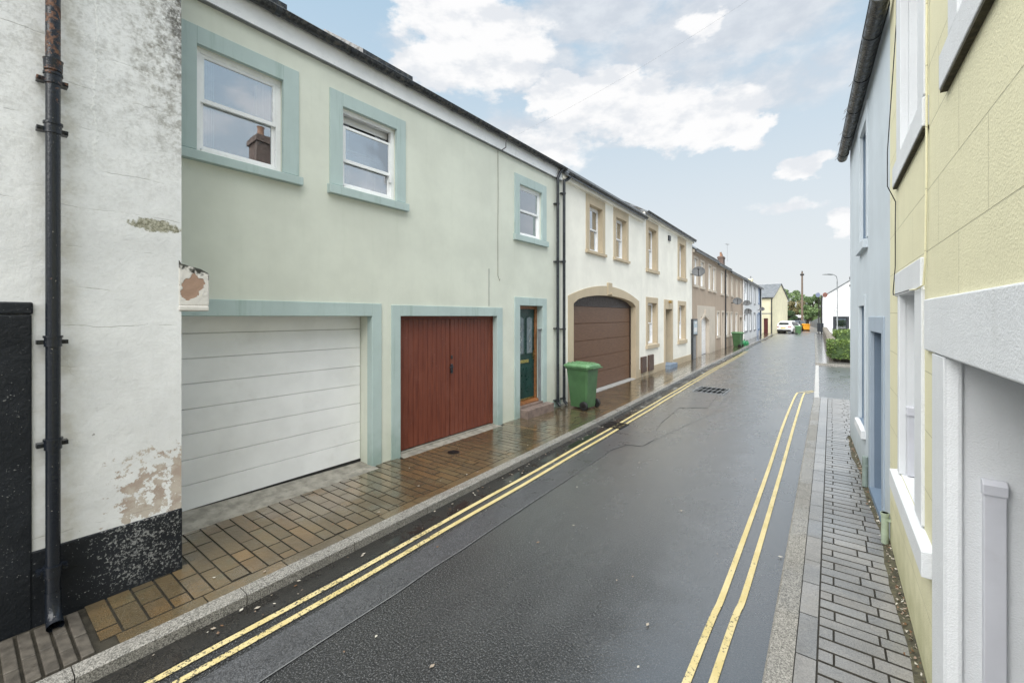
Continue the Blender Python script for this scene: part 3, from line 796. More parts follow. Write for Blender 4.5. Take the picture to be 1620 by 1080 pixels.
# mortar fillet of debris and moss at the right wall foot
M_moss = simple('moss_and_grit', (.06, .055, .032), .85, 0, .5, 25, .8, 60, .3, (.15, .14, .11))
q = MB(); P = []
for i in range(60):
    yy = -1.5 + 11 * i / 59; wdt = .03 + .035 * abs(sin(yy * 1.7)) + random.uniform(0, .015); P.append((yy, wall_r(min(yy, 9.59)), wdt))
for a, b in zip(P, P[1:]): q.face([(a[1] - a[2], a[0], .073), (a[1] + .02, a[0], .11), (b[1] + .02, b[0], .11), (b[1] - b[2], b[0], .073)])
struct(q.build('wall_foot_moss', M_moss), 'stuff')
# far right pavement and corner
q = MB(); Y = ys(23.6, 61, 1.2)
for a, b in zip(Y, Y[1:]): 
    q.tone = (random.random(), .8, 0); q.face([(kr(a) + .13, a, .09), (4, a, .09), (4, b, .09), (kr(b) + .13, b, .09)])
struct(q.build('pavement', M_setts))
q = MB(); q.tone = (.5, .5, 0); q.box(kr(23.5), 30, 23.42, 23.56, -.03, .10); struct(q.build('kerb', M_kerb))
# garage aprons
q = MB()
q.mesh([(-5.03, 1.18, PZ - .005), (-5.03, 3.6, PZ - .005), (-5.5, 3.6, PZ + .02), (-5.5, 1.18, PZ + .07), (-6, 3.6, PZ + .02), (-6, 1.18, PZ + .08)], [(0, 1, 2, 3), (3, 2, 4, 5)])
q.mesh([(-5.08, 4.07, PZ - .003), (-5.08, 6.42, PZ - .003), (-5.45, 6.42, PZ + .035), (-5.45, 4.07, PZ + .035)], [(0, 1, 2, 3)])
struct(q.build('garage_apron', M_cement))

# ------------------------------------------------------------------ old white building, far left
F0 = Fr((-4.36, -3.0), (-4.36, 1.17))
root = thing('old_building', 'old building with peeling dirty white paint and black plinth, beside the pale green house', 'building', (F0.A[0], F0.A[1], 0), F0.rot)
m = MB(); L = F0.len; D = 6; zt = 7.2; zc = 4.78; pz = F0.z(286, 803)
m.face([(0, 0, pz), (L, 0, pz), (L, 0, zc), (L - .02, 0, zc + .1), (L - .3, 0, zc + .75), (L - .3, 0, zt), (0, 0, zt)])
m.face([(L, 0, 0), (L, D, 0), (L, D, zt), (L, .6, zt), (L, 0, zc)]); m.face([(L - .3, 0, zt), (L, .6, zt), (L, D, zt), (0, D, zt), (0, 0, zt)])
m.face([(L, 0, zc), (L, .6, zt), (L - .3, 0, zt), (L - .3, 0, zc + .75), (L - .02, 0, zc + .1)])
m.face([(0, 0, 0), (0, D, 0), (0, D, zt), (0, 0, zt)]); m.face([(0, D, 0), (L, D, 0), (L, D, zt), (0, D, zt)])
m.build('wall', M_peel, root)
m = MB(); m.box(0, L + .004, -.012, .02, 0, pz)
m.build('plinth', M_plinth, root, bevel=.01)
# black painted doorway strip at the frame edge
sb = F0.s(50); zb = F0.z(50, 478)
m = MB(); m.box(0, sb, -.018, 0, 0, zb - .085); part(m.build('painted_panel', M_plinth, root, bevel=.012), 'black painted panel beside the drainpipe')
m = MB(); m.box(0, sb + .006, -.022, 0, zb - .083, zb); m.build('panel_lintel', M_plinth, root, bevel=.015)
# corbel stone
def b_corb(T, p, o):
    v = oc(T); x, y, z = T.sep(v)[:3]
    n = T.noise(9, 7, v, .6)
    dx = T.math('DIVIDE', T.math('SUBTRACT', x, 4.24), .085); dz = T.math('DIVIDE', T.math('SUBTRACT', z, 2.44), .11)
    r_ = T.math('ADD', T.math('MULTIPLY', dx, dx), T.math('MULTIPLY', dz, dz))
    pk = T.mapr(T.math('ADD', r_, T.math('MULTIPLY', T.math('SUBTRACT', n, .5), 5.5)), 1.0, .85)
    c = T.mix(pk, (.62, .6, .56), (.33, .22, .16))
    tp = T.mapr(T.math('ADD', T.math('ADD', z, T.math('MULTIPLY', x, .35)), T.math('MULTIPLY', T.math('SUBTRACT', T.noise(22, 6, v), .5), .22)), 4.05, 4.09)
    c = T.mix(tp, c, (.035, .035, .028))
    T.put(p.inputs['Base Color'], c); p.inputs['Roughness'].default_value = .85; T.put(p.inputs['Normal'], T.bump(T.math('SUBTRACT', n, pk), .6, .02))
M_corb = mat('flaking_stone', b_corb)
m = MB(); s2 = F0.s(331); zA, zB, zC = F0.z(290, 417), F0.z(331, 433), F0.z(331, 484)
m.prism([(L - .02, zC), (s2, zC), (s2, zB), (s2 - .06, zB + .035), (L, zA), (L - .02, zA + .04)], -.005, .35)
m.box(L - .02, s2 - .004, -.014, .36, zC - .045, zC)
m.build('corbel', M_corb, root, bevel=.01)
# rusty pipe
sp = F0.s(84, -.1)
m = MB(); 
m.tube([(sp + .0, -.10, .30), (sp, -.10, 7.1)], .037, 20)
m.tube([(sp, -.10, .32), (sp, -.105, .22), (sp, -.14, .15), (sp, -.20, .12)], [.040, .040, .042, .044], 18, cap=False)
pipe = m.build('drainpipe', M_rustpipe, root, smooth=True)
for yy, kind in ((127, 1), (205, 0), (541, 0), (703, 0), (903, 0), (388 - 600, 1)):
    z = F0.z(84, yy, -.1); k = MB()
    k.tube([(sp, -.10, z - .03), (sp, -.10, z + .03)], .044, 20); k.tube([(sp, -.10, z + .03), (sp, -.10, z + .045)], .049, 20)
    if kind: k.tube([(sp, -.10, z + .06), (sp, -.10, z + .12), (sp, -.1, z + .135)], [.046, .048, .051], 20)
    for sg in (-1, 1):
        k.box(sp + sg * .035, sp + sg * .075, -.085, -.02, z - .014, z + .014); k.tube([(sp + sg * .064, -.1, z), (sp + sg * .064, 0, z)], .008, 8)
    k.build('pipe_bracket', M_rustpipe, pipe, smooth=True)

# ------------------------------------------------------------------ pale green house
F1 = Fr((-5.18, 1.0), (-5.18, 8.81))
root = thing('green_house', 'pale green rendered house with teal window surrounds, white and red garage doors', 'house', (F1.A[0], F1.A[1], 0), F1.rot)
S, Z = F1.s, F1.z
zsp = Z(700, 500)
w1 = (S(310), S(447.7), Z(447.7, 273), Z(447.7, 127.7)); w2 = (S(541), S(627), Z(627, 318), Z(627, 205)); w3 = (S(821.5), S(857), Z(857, 380), Z(857, 305.6))
gw = (S(287) - .75, S(588), 0.0, Z(588, 499.7)); gr = (S(632.5), S(785.8), 0.0, Z(785.8, 499.7)); dr = (S(821.8), S(858), 0.0, Z(858, 484))
gw = (max(gw[0], .06),) + gw[1:]
ze = 5.47
holes = [w1 + (.075,), w2 + (.075,), w3 + (.075,), gw + (.31,), gr + (.12,), dr + (.2,)]
wall(root, F1.len, 0, ze + .20, holes, 7.5, [M_green, M_room], 'wall', 0, 2.2)
roof(root, -.0, F1.len, 7.5, ze + .27, .56, .12)
surround(root, .2, S(472), 0, Z(472, 115), *w1, .02, M_teal, sill=Z(475, 295))
surround(root, S(521), S(640.7), 0, Z(640.7, 193), *w2, .02, M_teal, sill=Z(644, 336))
surround(root, S(813.4), S(863.6), 0, Z(863.6, 295.6), *w3, .02, M_teal, sill=Z(865, 391.7))
window(root, *w1, t=.055, drop=.0, label='double sash window with curtains, nearest the old building')
window(root, *w2, t=.055, drop=.16, blind=.12, label='sash window with its top sash lowered')
window(root, *w3, t=.055, fw=.045, curtain=True, blind=.45)
def portal(s0, s1, zt, a, b, d, pr=.02, z0=0, m=M_teal, rd=.12, name='door_surround'):
    q = MB(); q.box(s0, a, -pr, .03, z0, zt); q.box(b, s1, -pr, .03, z0, zt); q.box(a, b, -pr, .03, d, zt)
    q.box(a - .02, a + .004, -pr + .004, rd, z0, d); q.box(b - .004, b + .02, -pr + .004, rd, z0, d); q.box(a, b, -pr + .004, rd, d - .004, d + .02)
    return q.build(name, m, root, bevel=.004)
portal(-.4, S(602.5), Z(602.5, 480.5), gw[0], gw[1], gw[3], rd=.1, name='garage_surround')
portal(S(618.6), S(794), Z(794, 486.7), gr[0], gr[1], gr[3], rd=.1, name='garage_surround')
portal(S(813.5), S(864), Z(864, 472.5), dr[0], dr[1], dr[3], rd=.17)
m = MB(); m.box(S(864), S(887), -.012, .01, 0, Z(885, 632)); m.build('wall_base', M_teal, root)
# sectional white garage door
t = .27; m = MB(); z = .14; ph = .268; i = 0
while z < gw[3] - .02:
    e = min(z + ph, gw[3] + .01); m.prism([(t, z + .006), (t, e - .006), (t + .012, e - .001), (t + .03, e - .001), (t + .03, z + .001), (t + .012, z + .001)], gw[0], gw[1] - .01, 'x'); z += ph
gd = m.build('garage_door', M_gdoor, root); part(gd, 'white sectional garage door')
m = MB(); m.box(gw[0], gw[1], t - .004, t + .03, .10, .139); m.build('rubber_seal', M_rubber, gd)
m = MB(); m.box(gw[0], gw[1], t + .05, t + .06, .08, gw[3]); m.build('door_backing', M_dark, gd)
# red double doors
rd = thing  # (name kept free)
a, b, c, d = gr; mid = (a + b) / 2
m = MB(); f = .04
m.box(a, a + f, .09, .14, PZ + .03, d); m.box(b - f, b, .09, .14, PZ + .03, d); m.box(a + f, b - f, .09, .14, d - .05, d)
gd = m.build('garage_door', M_reddoor, root, bevel=.003); part(gd, 'red-brown vertical boarded double garage doors')
for (xa, xb) in ((a + f + .003, mid - .010), (mid + .010, b - f - .003)):
    m = MB(); n = 11; w = (xb - xa) / n
    for i in range(n):
        e = .004
        m.prism([(xa + i * w, .118), (xa + i * w + e, .105), (xa + (i + 1) * w - e, .105), (xa + (i + 1) * w, .118), (xa + (i + 1) * w, .135), (xa + i * w, .135)], PZ + .05, d - .055, 'z')
    lf = m.build('door_leaf', M_reddoor, gd)
m = MB(); zh = Z(706, 583, .1); m.box(mid + .01, mid + .055, .088, .108, zh - .09, zh + .07); m.tube([(mid + .03, .10, zh + .02), (mid + .03, .055, zh + .02), (mid - .07, .05, zh + .02)], .009, 8)
m.build('door_handle', M_black, gd)
m = MB(); m.box(mid + .012, mid + .045, .085, .1, zh + .16, zh + .22); m.build('door_lock', M_black, gd)
m = MB(); m.box(a, b, .06, .16, 0.02, PZ + .03); m.build('threshold', M_cement, root)
# front door
a, b, c, d = dr; t = .17; z0 = Z(850, 631.5, .17)
m = MB(); f = .075
m.box(a, a + f, t - .03, t + .05, z0, d); m.box(b - f, b, t - .03, t + .05, z0, d); m.box(a + f, b - f, t - .03, t + .05, d - .07, d); m.prism([(t - .11, z0), (t - .11, z0 + .04), (t + .05, z0 + .07), (t + .05, z0)], a, b, 'x')
fd = m.build('front_door', M_orange, root, bevel=.006); part(fd, 'dark green front door in orange wood frame')
A, B, C, Dz = a + f, b - f, z0 + .075, d - .07
m = MB(); m.box(A, B, t + .005, t + .045, C, Dz)
for (p0, p1) in ((A + .07, (A + B) / 2 - .04), ((A + B) / 2 + .04, B - .07)):
    for (q0, q1) in ((C + .16, C + .72), ):
        m.box(p0, p1, t - .004, t + .006, q0, q1); m.box(p0 + .03, p1 - .03, t - .010, t - .003, q0 + .03, q1 - .03)
m.build('door_leaf', M_doorgreen, fd, bevel=.003)
for (p0, p1) in ((A + .07, (A + B) / 2 - .04), ((A + B) / 2 + .04, B - .07)):
    m = MB(); q0, q1 = C + .98, Dz - .14
    m.prism([(p0, q0), (p1, q0), (p1, q1 - .05), ((p0 + p1) / 2, q1), (p0, q1 - .05)], t - .004, t + .006); m.build('door_moulding', M_doorgreen, fd)
    m = MB(); m.prism([(p0 + .025, q0 + .025), (p1 - .025, q0 + .025), (p1 - .025, q1 - .07), ((p0 + p1) / 2, q1 - .03), (p0 + .025, q1 - .07)], t - .009, t - .003); m.build('door_glass', simple('leaded_glass', (.16, .2, .22), .12), fd)
    for i in range(3):
        m = MB(); zc_ = q0 + .12 + i * .22; cx = (p0 + p1) / 2
        m.tube([(cx - .02, t - .012, zc_ - .07), (cx + .025, t - .012, zc_), (cx - .02, t - .012, zc_ + .07)], .005, 5)
        m.build('lead_strip', M_chrome, fd)
m = MB(); m.box(A + .08, (A + B) / 2 + .13, t - .012, t + .004, C + .80, C + .87); m.build('letter_plate', M_brass, fd, bevel=.004)
m = MB(); m.box(B - .05, B - .02, t - .012, t + .002, C + .86, C + 1.06); m.tube([(B - .035, t - .01, C + .98), (B - .035, t - .05, C + .98), (B - .13, t - .055, C + .98)], .009, 8); m.build('door_handle', M_brass, fd)
m = MB(); m.box(A, B, t - .01, t + .02, C, C + .03); m.build('weather_bar', M_brass, fd)
m = MB(); m.prism([(-.21, PZ - .02), (-.21, z0 - .045), (t + .05, z0 - .04), (t + .05, PZ - .02)], S(822) - .0, S(864), 'x'); m.build('doorstep', M_step, root, bevel=.01)
m = MB(); m.box(a + .001, b - .001, -.02, t + .04, z0 - .04, z0 - .001); m.build('door_cill', M_step, root)
# grab rail / grey post inside the doorway and key safe
m = MB(); zr = Z(852, 521, .05); m.box(b - .06, b - .012, .03, .075, z0, zr); m.box(b - .075, b, .0, .1, zr, zr + .012); part(m.build('door_post', M_lead, root, bevel=.004), 'grey post in the doorway')
# cable, hook
sc = S(787); 
m = MB(); m.tube([(sc, -.012, 5.42), (sc + .008, -.012, 4.6), (sc - .004, -.012, 3.8), (sc, -.012, Z(787, 436)), (sc + .03, -.03, Z(787, 444)), (sc + .06, -.015, Z(790, 441))], .005, 6); m.build('cable', M_cement, root)
m = MB(); sc = S(773); m.tube([(sc, -.01, Z(773, 425)), (sc, -.01, Z(773, 484))], .005, 6); m.build('cable', M_lead, root)
# fascia + gutter + roof lights
m = MB(); m.box(0, F1.len, -.05, .02, ze - .03, ze + .24); m.build('fascia', M_upvc, root, bevel=.004)
gutter(root, 0, F1.len + .02, ze + .235, -.125, .062)
m = MB(); m.box(0, F1.len, -.056, .01, ze - .042, ze - .031); m.build('soffit_strip', M_lead, root)
for xx in (450, 655):
    ss = S(xx); zz = ze + .28; k = MB()
    v = [(q, .9 - .9 + tt, ze + .36 + tt * .56 + up) for q in (ss - .8, ss + .1) for tt, up in ((.15, .0), (.15, .10), (1.2, .22), (1.2, .0))]
    k.mesh(v, [(0, 1, 2, 3), (4, 7, 6, 5), (0, 4, 5, 1), (1, 5, 6, 2), (2, 6, 7, 3)])
    k.build('roof_light', M_gutter, root)
S1 = S
downpipe(root, S(882.5, -.08), PZ, ze - .12, -.08, .034, [Z(882, 325), Z(882, 415), Z(882, 519), Z(882, 631)], top=(S(882.5), -.125, ze + .19))
# eave hook with phone wire
m = MB(); sh = S(799, -.2); zh = Z(799, 232, -.2); m.tube([(sh, -.12, zh - .05), (sh, -.22, zh - .02), (sh, -.22, zh + .10), (sh + .03, -.22, zh + .13)], .009, 6); m.build('wire_hook', M_iron, root)
m = MB(); p0 = F1.world(sh + .02, -.22, zh + .12); p1 = (3.0, 5.9, 7.55)
m.tube([tuple(p0[k] + (p1[k] - p0[k]) * i / 12 - (.35 * sin(pi * i / 12) if k == 2 else 0) for k in range(3)) for i in range(13)], .001, 5)
tag(m.build('phone_wire', M_lead), 'thin phone wire from the green house eave out over the street', 'wire')

# ------------------------------------------------------------------ cream houses
C0, C1 = Vector((-5.18, 8.81)), Vector((-5.43, 21.83))
Fc = Fr(C0, C1); smid = Fc.s(1016)
Fc1 = Fr(C0, C0 + (C1 - C0).normalized() * smid); Fc2 = Fr(C0 + (C1 - C0).normalized() * smid, C1)
root = thing('cream_house', 'cream rendered house with brown arched garage door, joined to the green house', 'house', (Fc1.A[0], Fc1.A[1], 0), Fc1.rot)
S, Z = Fc1.s, Fc1.z
ze = 5.5
w1 = (S(932), S(952.8), Z(952.8, 401), Z(952.8, 332.5)); w2 = (S(974.2), S(990.5), Z(990.5, 411.7), Z(990.5, 350.8))
ag = (S(906.5), S(1005), 0, Z(955, 467)); ar = Z(955, 467) - Z(1005, 484.8)
wall(root, Fc1.len, 0, ze + .1, [w1 + (.16, 0, 2), w2 + (.16, 0, 2), ag + (.22, ar, 2)], 7.5, [M_cream, M_room, M_tan], 'wall', 0, 2.2)
roof(root, -.02, Fc1.len, 7.5, ze + .14, .57)
surround(root, S(926.7), S(956.7), 0, Z(956.7, 321.7), *w1, .018, M_tan, sill=Z(957, 407.5))
surround(root, S(970.3), S(993.8), 0, Z(993.8, 340), *w2, .018, M_tan, sill=Z(993.8, 417.5))
window(root, *w1, t=.13, fw=.05); window(root, *w2, t=.13, fw=.05)
# arch surround
a, b, c, d = ag; top = d - ar; m = MB(); N = 18; sa, sb_ = S(898.5), S(1010.4); za = Z(1010.4, 476.7) - .0; zp = Z(963, 453)
inn = [(a + (b - a) * k / N, top + ar * sqrt(max(0, 1 - (2 * k / N - 1) ** 2)) ** 1.15) for k in range(N + 1)]
out = [(sa + (sb_ - sa) * k / N, za + (zp - za) * (1 - (2 * k / N - 1) ** 2)) for k in range(N + 1)]
for k in range(N):
    m.prism([(inn[k][0], inn[k][1] - .003), (inn[k + 1][0], inn[k + 1][1] - .003), out[k + 1], out[k]], -.02, .012)
m.box(sa, a + .003, -.02, .012, PZ - .03, inn[0][1]); m.box(b - .003, sb_, -.02, .012, PZ - .03, inn[-1][1])
m.prism([(sa, inn[0][1]), (a, inn[0][1]), (sa, za)], -.019, .012); m.prism([(b, inn[-1][1]), (sb_, inn[-1][1]), (sb_, za)], -.019, .012)
su = m.build('garage_surround', M_tan, root)
m = MB(); m.box(S(960), S(966.5), -.05, .0, d + .02, Z(963, 447.5)); m.build('keystone', M_tan, su, bevel=.01)
m = MB(); m.tube([(S(964), -.06, d + .05), (S(964), -.10, d + .05)], [.03, .045], 8); m.build('wall_lamp', M_tan, su)
# arched door
t = .17; fr_ = .1; m = MB(); m.box(b - fr_, b, t - .02, t + .06, PZ, top + .01); m.box(a, a + .03, t - .02, t + .06, PZ, top + .01); m.box(a + .01, b - .01, t + .03, t + .06, PZ + .3, top)
gd = m.build('garage_door', simple('dark_brown_frame', (.03, .018, .014), .5), root); part(gd, 'brown woodgrain arched garage door')
m = MB(); z = PZ + .03; zz = Z(906.5, 483)
for i in range(5):
    e = z + (zz - PZ - .03) / 5
    m.prism([(t + .014, z), (t, z + .012), (t, e - .010), (t + .014, e), (t + .04, e), (t + .04, z)], a + .03, b - fr_, 'x')
    z = e
m.build('door_panel', M_browndoor, gd)
m = MB(); n = 46
pts = [(a + (b - a) * k / n, top + ar * sqrt(max(0, 1 - (2 * k / n - 1) ** 2)) ** 1.15 + .01) for k in range(n + 1)]
for k in range(n):
    (xa, z_a), (xb, z_b) = pts[k], pts[k + 1]
    m.prism([(xa + .004, zz + .03), (xb - .004, zz + .03), (xb - .004, z_b), (xa + .004, z_a)], t - .004, t + .02)
m.box(a, b, t + .021, t + .03, zz, d + .02); m.box(a, b, t - .012, t + .02, zz - .0, zz + .03)
m.build('arch_infill', simple('dark_brown_boards', (.05, .036, .033), .5), gd)
m = MB(); m.prism([(-.02, PZ - .02), (-.02, PZ + .012), (t, PZ + .03), (t, PZ - .02)], a, b, 'x'); m.build('threshold', M_slab, root)
m = MB(); m.box(0, Fc1.len, -.10, .02, ze - .02, ze + .10); m.build('fascia', M_cream, root)
gutter(root, .05, Fc1.len, ze + .13, -.16, .062)
downpipe(root, S(892.5, -.08), PZ, ze - .15, -.08, .034, [Z(892, 309), Z(892, 415), Z(892, 520), Z(892, 628)], top=(S(892.5) + .05, -.16, ze + .08))
m = MB(); m.box(0, Fc1.len + .0, -.03, 0, ze + .26, ze + .33); m.prism([(-.15, ze + .12), (3.7, ze + .12 + 3.85 * .57), (3.7, ze + .25 + 3.85 * .57), (-.15, ze + .25)], Fc1.len - .12, Fc1.len + .02, 'x'); m.build('verge', M_lead, root)
# second cream house
root = thing('cream_house', 'cream rendered house with tan trimmed doorway and blue doorstep, beside the brown terrace', 'house', (Fc2.A[0], Fc2.A[1], 0), Fc2.rot)
S, Z = Fc2.s, Fc2.z; ze = 5.78
w3 = (S(1025.3), S(1038.3), Z(1038.3, 428), Z(1038.3, 366)); w4 = (S(1074.5), S(1082.8), Z(1082.8, 440), Z(1082.8, 389))
l1 = (S(1024.6), S(1038.9), Z(1038.9, 542.6), Z(1038.9, 479.7)); l2 = (S(1073.9), S(1083.3), Z(1083.3, 536), Z(1083.3, 483.6))
dd = (S(1052.5), S(1062.9), 0, Z(1062.9, 489))
wall(root, Fc2.len, 0, ze + .08, [w3 + (.2, 0, 2), w4 + (.2, 0, 2), l1 + (.2, 0, 2), l2 + (.2, 0, 2), dd + (.45, 0, 2)], 7.5, [M_cream, M_room, M_tan], 'wall', 0, 2.2)
roof(root, 0, Fc2.len + .05, 7.5, ze + .10, .57)
surround(root, S(1022), S(1040.8), 0, Z(1040.8, 357), *w3, .018, M_tan, sill=Z(1040.8, 434.5))
surround(root, S(1072), S(1085), 0, Z(1085, 381), *w4, .018, M_tan, sill=Z(1085, 446))
surround(root, S(1021.8), S(1040.4), 0, Z(1040.4, 471.5), *l1, .018, M_tan, sill=Z(1040.4, 548.4))
surround(root, S(1072.2), S(1085), 0, Z(1085, 477), *l2, .018, M_tan, sill=Z(1085, 542))
for w in (w3, w4, l1, l2): window(root, *w, t=.16, fw=.05, curtain=w in (l1, w3))
q = MB(); q.box(S(1050.3), dd[0] + .003, -.02, .03, 0, Z(1064, 475)); q.box(dd[1] - .003, S(1064.2), -.02, .03, 0, Z(1064, 475)); q.box(dd[0] + .003, dd[1] - .003, -.02, .03, dd[3] - .003, Z(1064, 475)); q.build('door_surround', M_tan, root, bevel=.004)
q = MB(); q.box(dd[0], dd[1], .36, .42, .25, dd[3]); fd = q.build('front_door', simple('blue_grey_door', (.12, .16, .22), .4), root)
q = MB(); q.tube([(dd[0] + .12, .36, 1.2), (dd[0] + .12, .3, 1.2)], .03, 8); q.build('door_knob', M_brass, fd)
q = MB(); q.box(dd[0] - .05, dd[1] + .12, -.2, .45, PZ - .03, PZ + .17); q.build('doorstep', M_bluestep, root, bevel=.01)
q = MB(); q.tube([(S(1057.5), -.03, Z(1057, 478)), (S(1057.5), -.14, Z(1057, 477))], [.05, .07], 10); q.build('wall_lamp', M_brass, root, smooth=True)
q = MB(); q.box(S(1011), S(1050.3), -.014, .01, 0, .36); q.box(S(1064.2), Fc2.len, -.014, .01, 0, .36); q.build('wall_base', M_tan, root)
for (xa, xb, ya, yb) in ((1013, 1020.5, 563, 588.6), (1024.2, 1031.8, 560, 585.4)):
    q = MB(); q.box(S(xa), S(xb), -.07, 0, Z(xb, yb - 1), Z(xb, ya)); mbx = q.build('meter_box', M_meter, root, bevel=.012)
    q = MB(); q.tube([(S(xa) + .06, -.05, PZ), (S(xa) + .06, -.05, Z(xb, yb))], .012, 6); q.build('gas_pipe', M_cement, mbx)
q = MB(); q.box(S(1056.6), S(1059.4), -.06, 0, Z(1058, 381), Z(1058, 373)); q.build('vent', M_black, root, bevel=.01)
q = MB(); q.box(0, Fc2.len, -.10, .02, ze - .05, ze + .06); q.build('fascia', M_cream, root)
gutter(root, 0, Fc2.len, ze + .1, -.16, .062)

# ------------------------------------------------------------------ brown terrace (three houses)
B0, B1 = Vector((-5.5, 22.2)), Vector((-5.9, 39.8)); Fb = Fr(B0, B1); eb = (B1 - B0).normalized()
splits = [0, Fb.s(1133), Fb.s(1153.5), Fb.len]
ups = [[(1098, 1103.6, 410, 451.5), (1108.3, 1113.6, 415.8, 454.5), (1120.7, 1124.8, 421.4, 458.6), (1128, 1132, 425.8, 460.6)],
       [(1140.6, 1144, 432, 464.7), (1148.4, 1151.3, 436, 466)], [(1156.6, 1159, 440, 467.8), (1164.3, 1166.4, 444.3, 469.3), (1171, 1173, 447.4, 471.3)]]
lows = [[], [(1134, 1137.8, 494, 531), (1147.7, 1152, 495, 530)], [(1156, 1159, 495, 529), (1163.5, 1166.5, 495.6, 528)]]
doors = [[(1108.8, 1121.2, 500.7)], [(1141.6, 1145, 494.6)], [(1169.6, 1173.7, 501.7)]]
labs = ['beige-brown terraced house with white arched doorway and brick chimney, next to the cream house', 'beige-brown terraced house with a plain dark door between two ground floor windows', 'beige-brown terraced house with arched doorway at the green bin, next to the white house']
zes = [5.50, 5.42, 5.32]
for i in range(3):
    F = Fr(B0 + eb * splits[i], B0 + eb * splits[i + 1]); S, Z = F.s, F.z; ze = zes[i]
    root = thing('terraced_house', labs[i], 'house', (F.A[0], F.A[1], 0), F.rot, 'beige-brown terraced houses')
    hs = []; wins = []
    for (xa, xb, ya, yb) in ups[i] + lows[i]:
        h = (S(xa), S(xb), Z(xb, yb), Z(xb, ya)); hs.append(h + (.12, 0, 2)); wins.append(h)
    for (xa, xb, ya) in doors[i]:
        arc = .22 if i != 1 else 0
        h = (S(xa), S(xb), 0, Z((xa + xb) / 2, ya)); hs.append(h + (.3, arc, 2)); dh = h
    wall(root, F.len, -.1, ze + .06, hs, 7.5, [M_brown, M_room, M_beige], 'wall', 0, 2.6)
    roof(root, 0, F.len, 7.5, ze + .05, .76, .2)
    for h in wins:
        q = MB(); w_ = h[1] - h[0]; q.box(h[0] - .12, h[0] + .003, -.015, .02, h[2], h[3] + .1); q.box(h[1] - .003, h[1] + .12, -.015, .02, h[2], h[3] + .1); q.box(h[0] + .003, h[1] - .003, -.015, .02, h[3] - .003, h[3] + .1)
        q.box(h[0] - .15, h[1] + .15, -.06, .05, h[2] - .12, h[2]); q.build('window_surround', M_beige, root)
        window(root, *h, t=.07, fw=.05, curtain=random.random() < .6)
    q = MB(); q.box(dh[0] + .04, dh[1] - .04, .16, .22, .06, dh[3]); part(q.build('front_door', M_upvc if i == 0 else M_meter, root), ['white door in the arched recess', 'dark brown door', 'dark brown arched door'][i])
    if i == 0:
        q = MB(); pa, pb, pt_ = S(1102.9), S(1131.2), Z(1117, 484); h = dh; e = .008
        q.box(pa, h[0] - .0, -e, .002, 0, pt_); q.box(h[1], pb, -e, .002, 0, pt_); q.box(h[0], h[1], -e, .002, h[3], pt_); q.build('render_panel', M_beige, root)
        q = MB(); q.box(h[0] - .12, h[0], -.035, 0, 0, h[3] - .2); q.box(h[1], h[1] + .12, -.035, 0, 0, h[3] - .2)
        q.prism([(h[0] - .14, h[3] - .2), (h[0] + .02, h[3] - .2), ((h[0] + h[1]) / 2, h[3] + .02), (h[1] - .02, h[3] - .2), (h[1] + .14, h[3] - .2), ((h[0] + h[1]) / 2 + .15, h[3] + .18), ((h[0] + h[1]) / 2 - .15, h[3] + .18)], -.035, 0)
        q.box((h[0] + h[1]) / 2 - .12, (h[0] + h[1]) / 2 + .12, -.06, 0, h[3] + .05, h[3] + .38); q.build('door_surround', M_beige, root)
    else:
        q = MB(); h = dh; q.box(h[0] - .12, h[0], -.03, 0, 0, h[3]); q.box(h[1], h[1] + .12, -.03, 0, 0, h[3]); q.box(h[0] - .12, h[1] + .12, -.03, 0, h[3], h[3] + .15); q.build('door_surround', M_beige, root)
    q = MB(); q.box(0, F.len, -.09, .02, ze - .12, ze + .03); q.build('fascia', M_beige, root)
    gutter(root, 0, F.len, ze + .06, -.15, .055, brackets=False)
    if i == 1: downpipe(root, S(1146.3), 0.0, ze - .1, -.07, .04)
    if i == 2: downpipe(root, F.len - .1, 0.0, ze - .1, -.07, .05, m=M_upvc)
    if i == 0:
        chimney(root, S(1126) , 3.4, ze, Fr(B0, B1).z(1126, 410, 3.4) - .0, .5, .5, M_gable, 1, M_gable)
    if i == 1:
        q = MB(); sa_ = S(1146, 3.6); z_ = Fb.z(1146, 406, 3.6)
        q.tube([(sa_, 3.3, z_ - .6), (sa_, 3.3, z_ + 1.5)], .015, 5); q.tube([(sa_ - .5, 3.3, z_ + 1.4), (sa_ + .5, 3.3, z_ + 1.4)], .012, 5)
        for k_ in range(6): q.tube([(sa_ - .45 + .18 * k_, 3.1, z_ + 1.4), (sa_ - .45 + .18 * k_, 3.5, z_ + 1.4)], .008, 4)
        q.build('aerial', M_lead, root)
        chimney(root, S(1141, 3.6), 3.6, ze, Fb.z(1141, 406, 3.6), 1.1, .55, M_brickdark, 2)
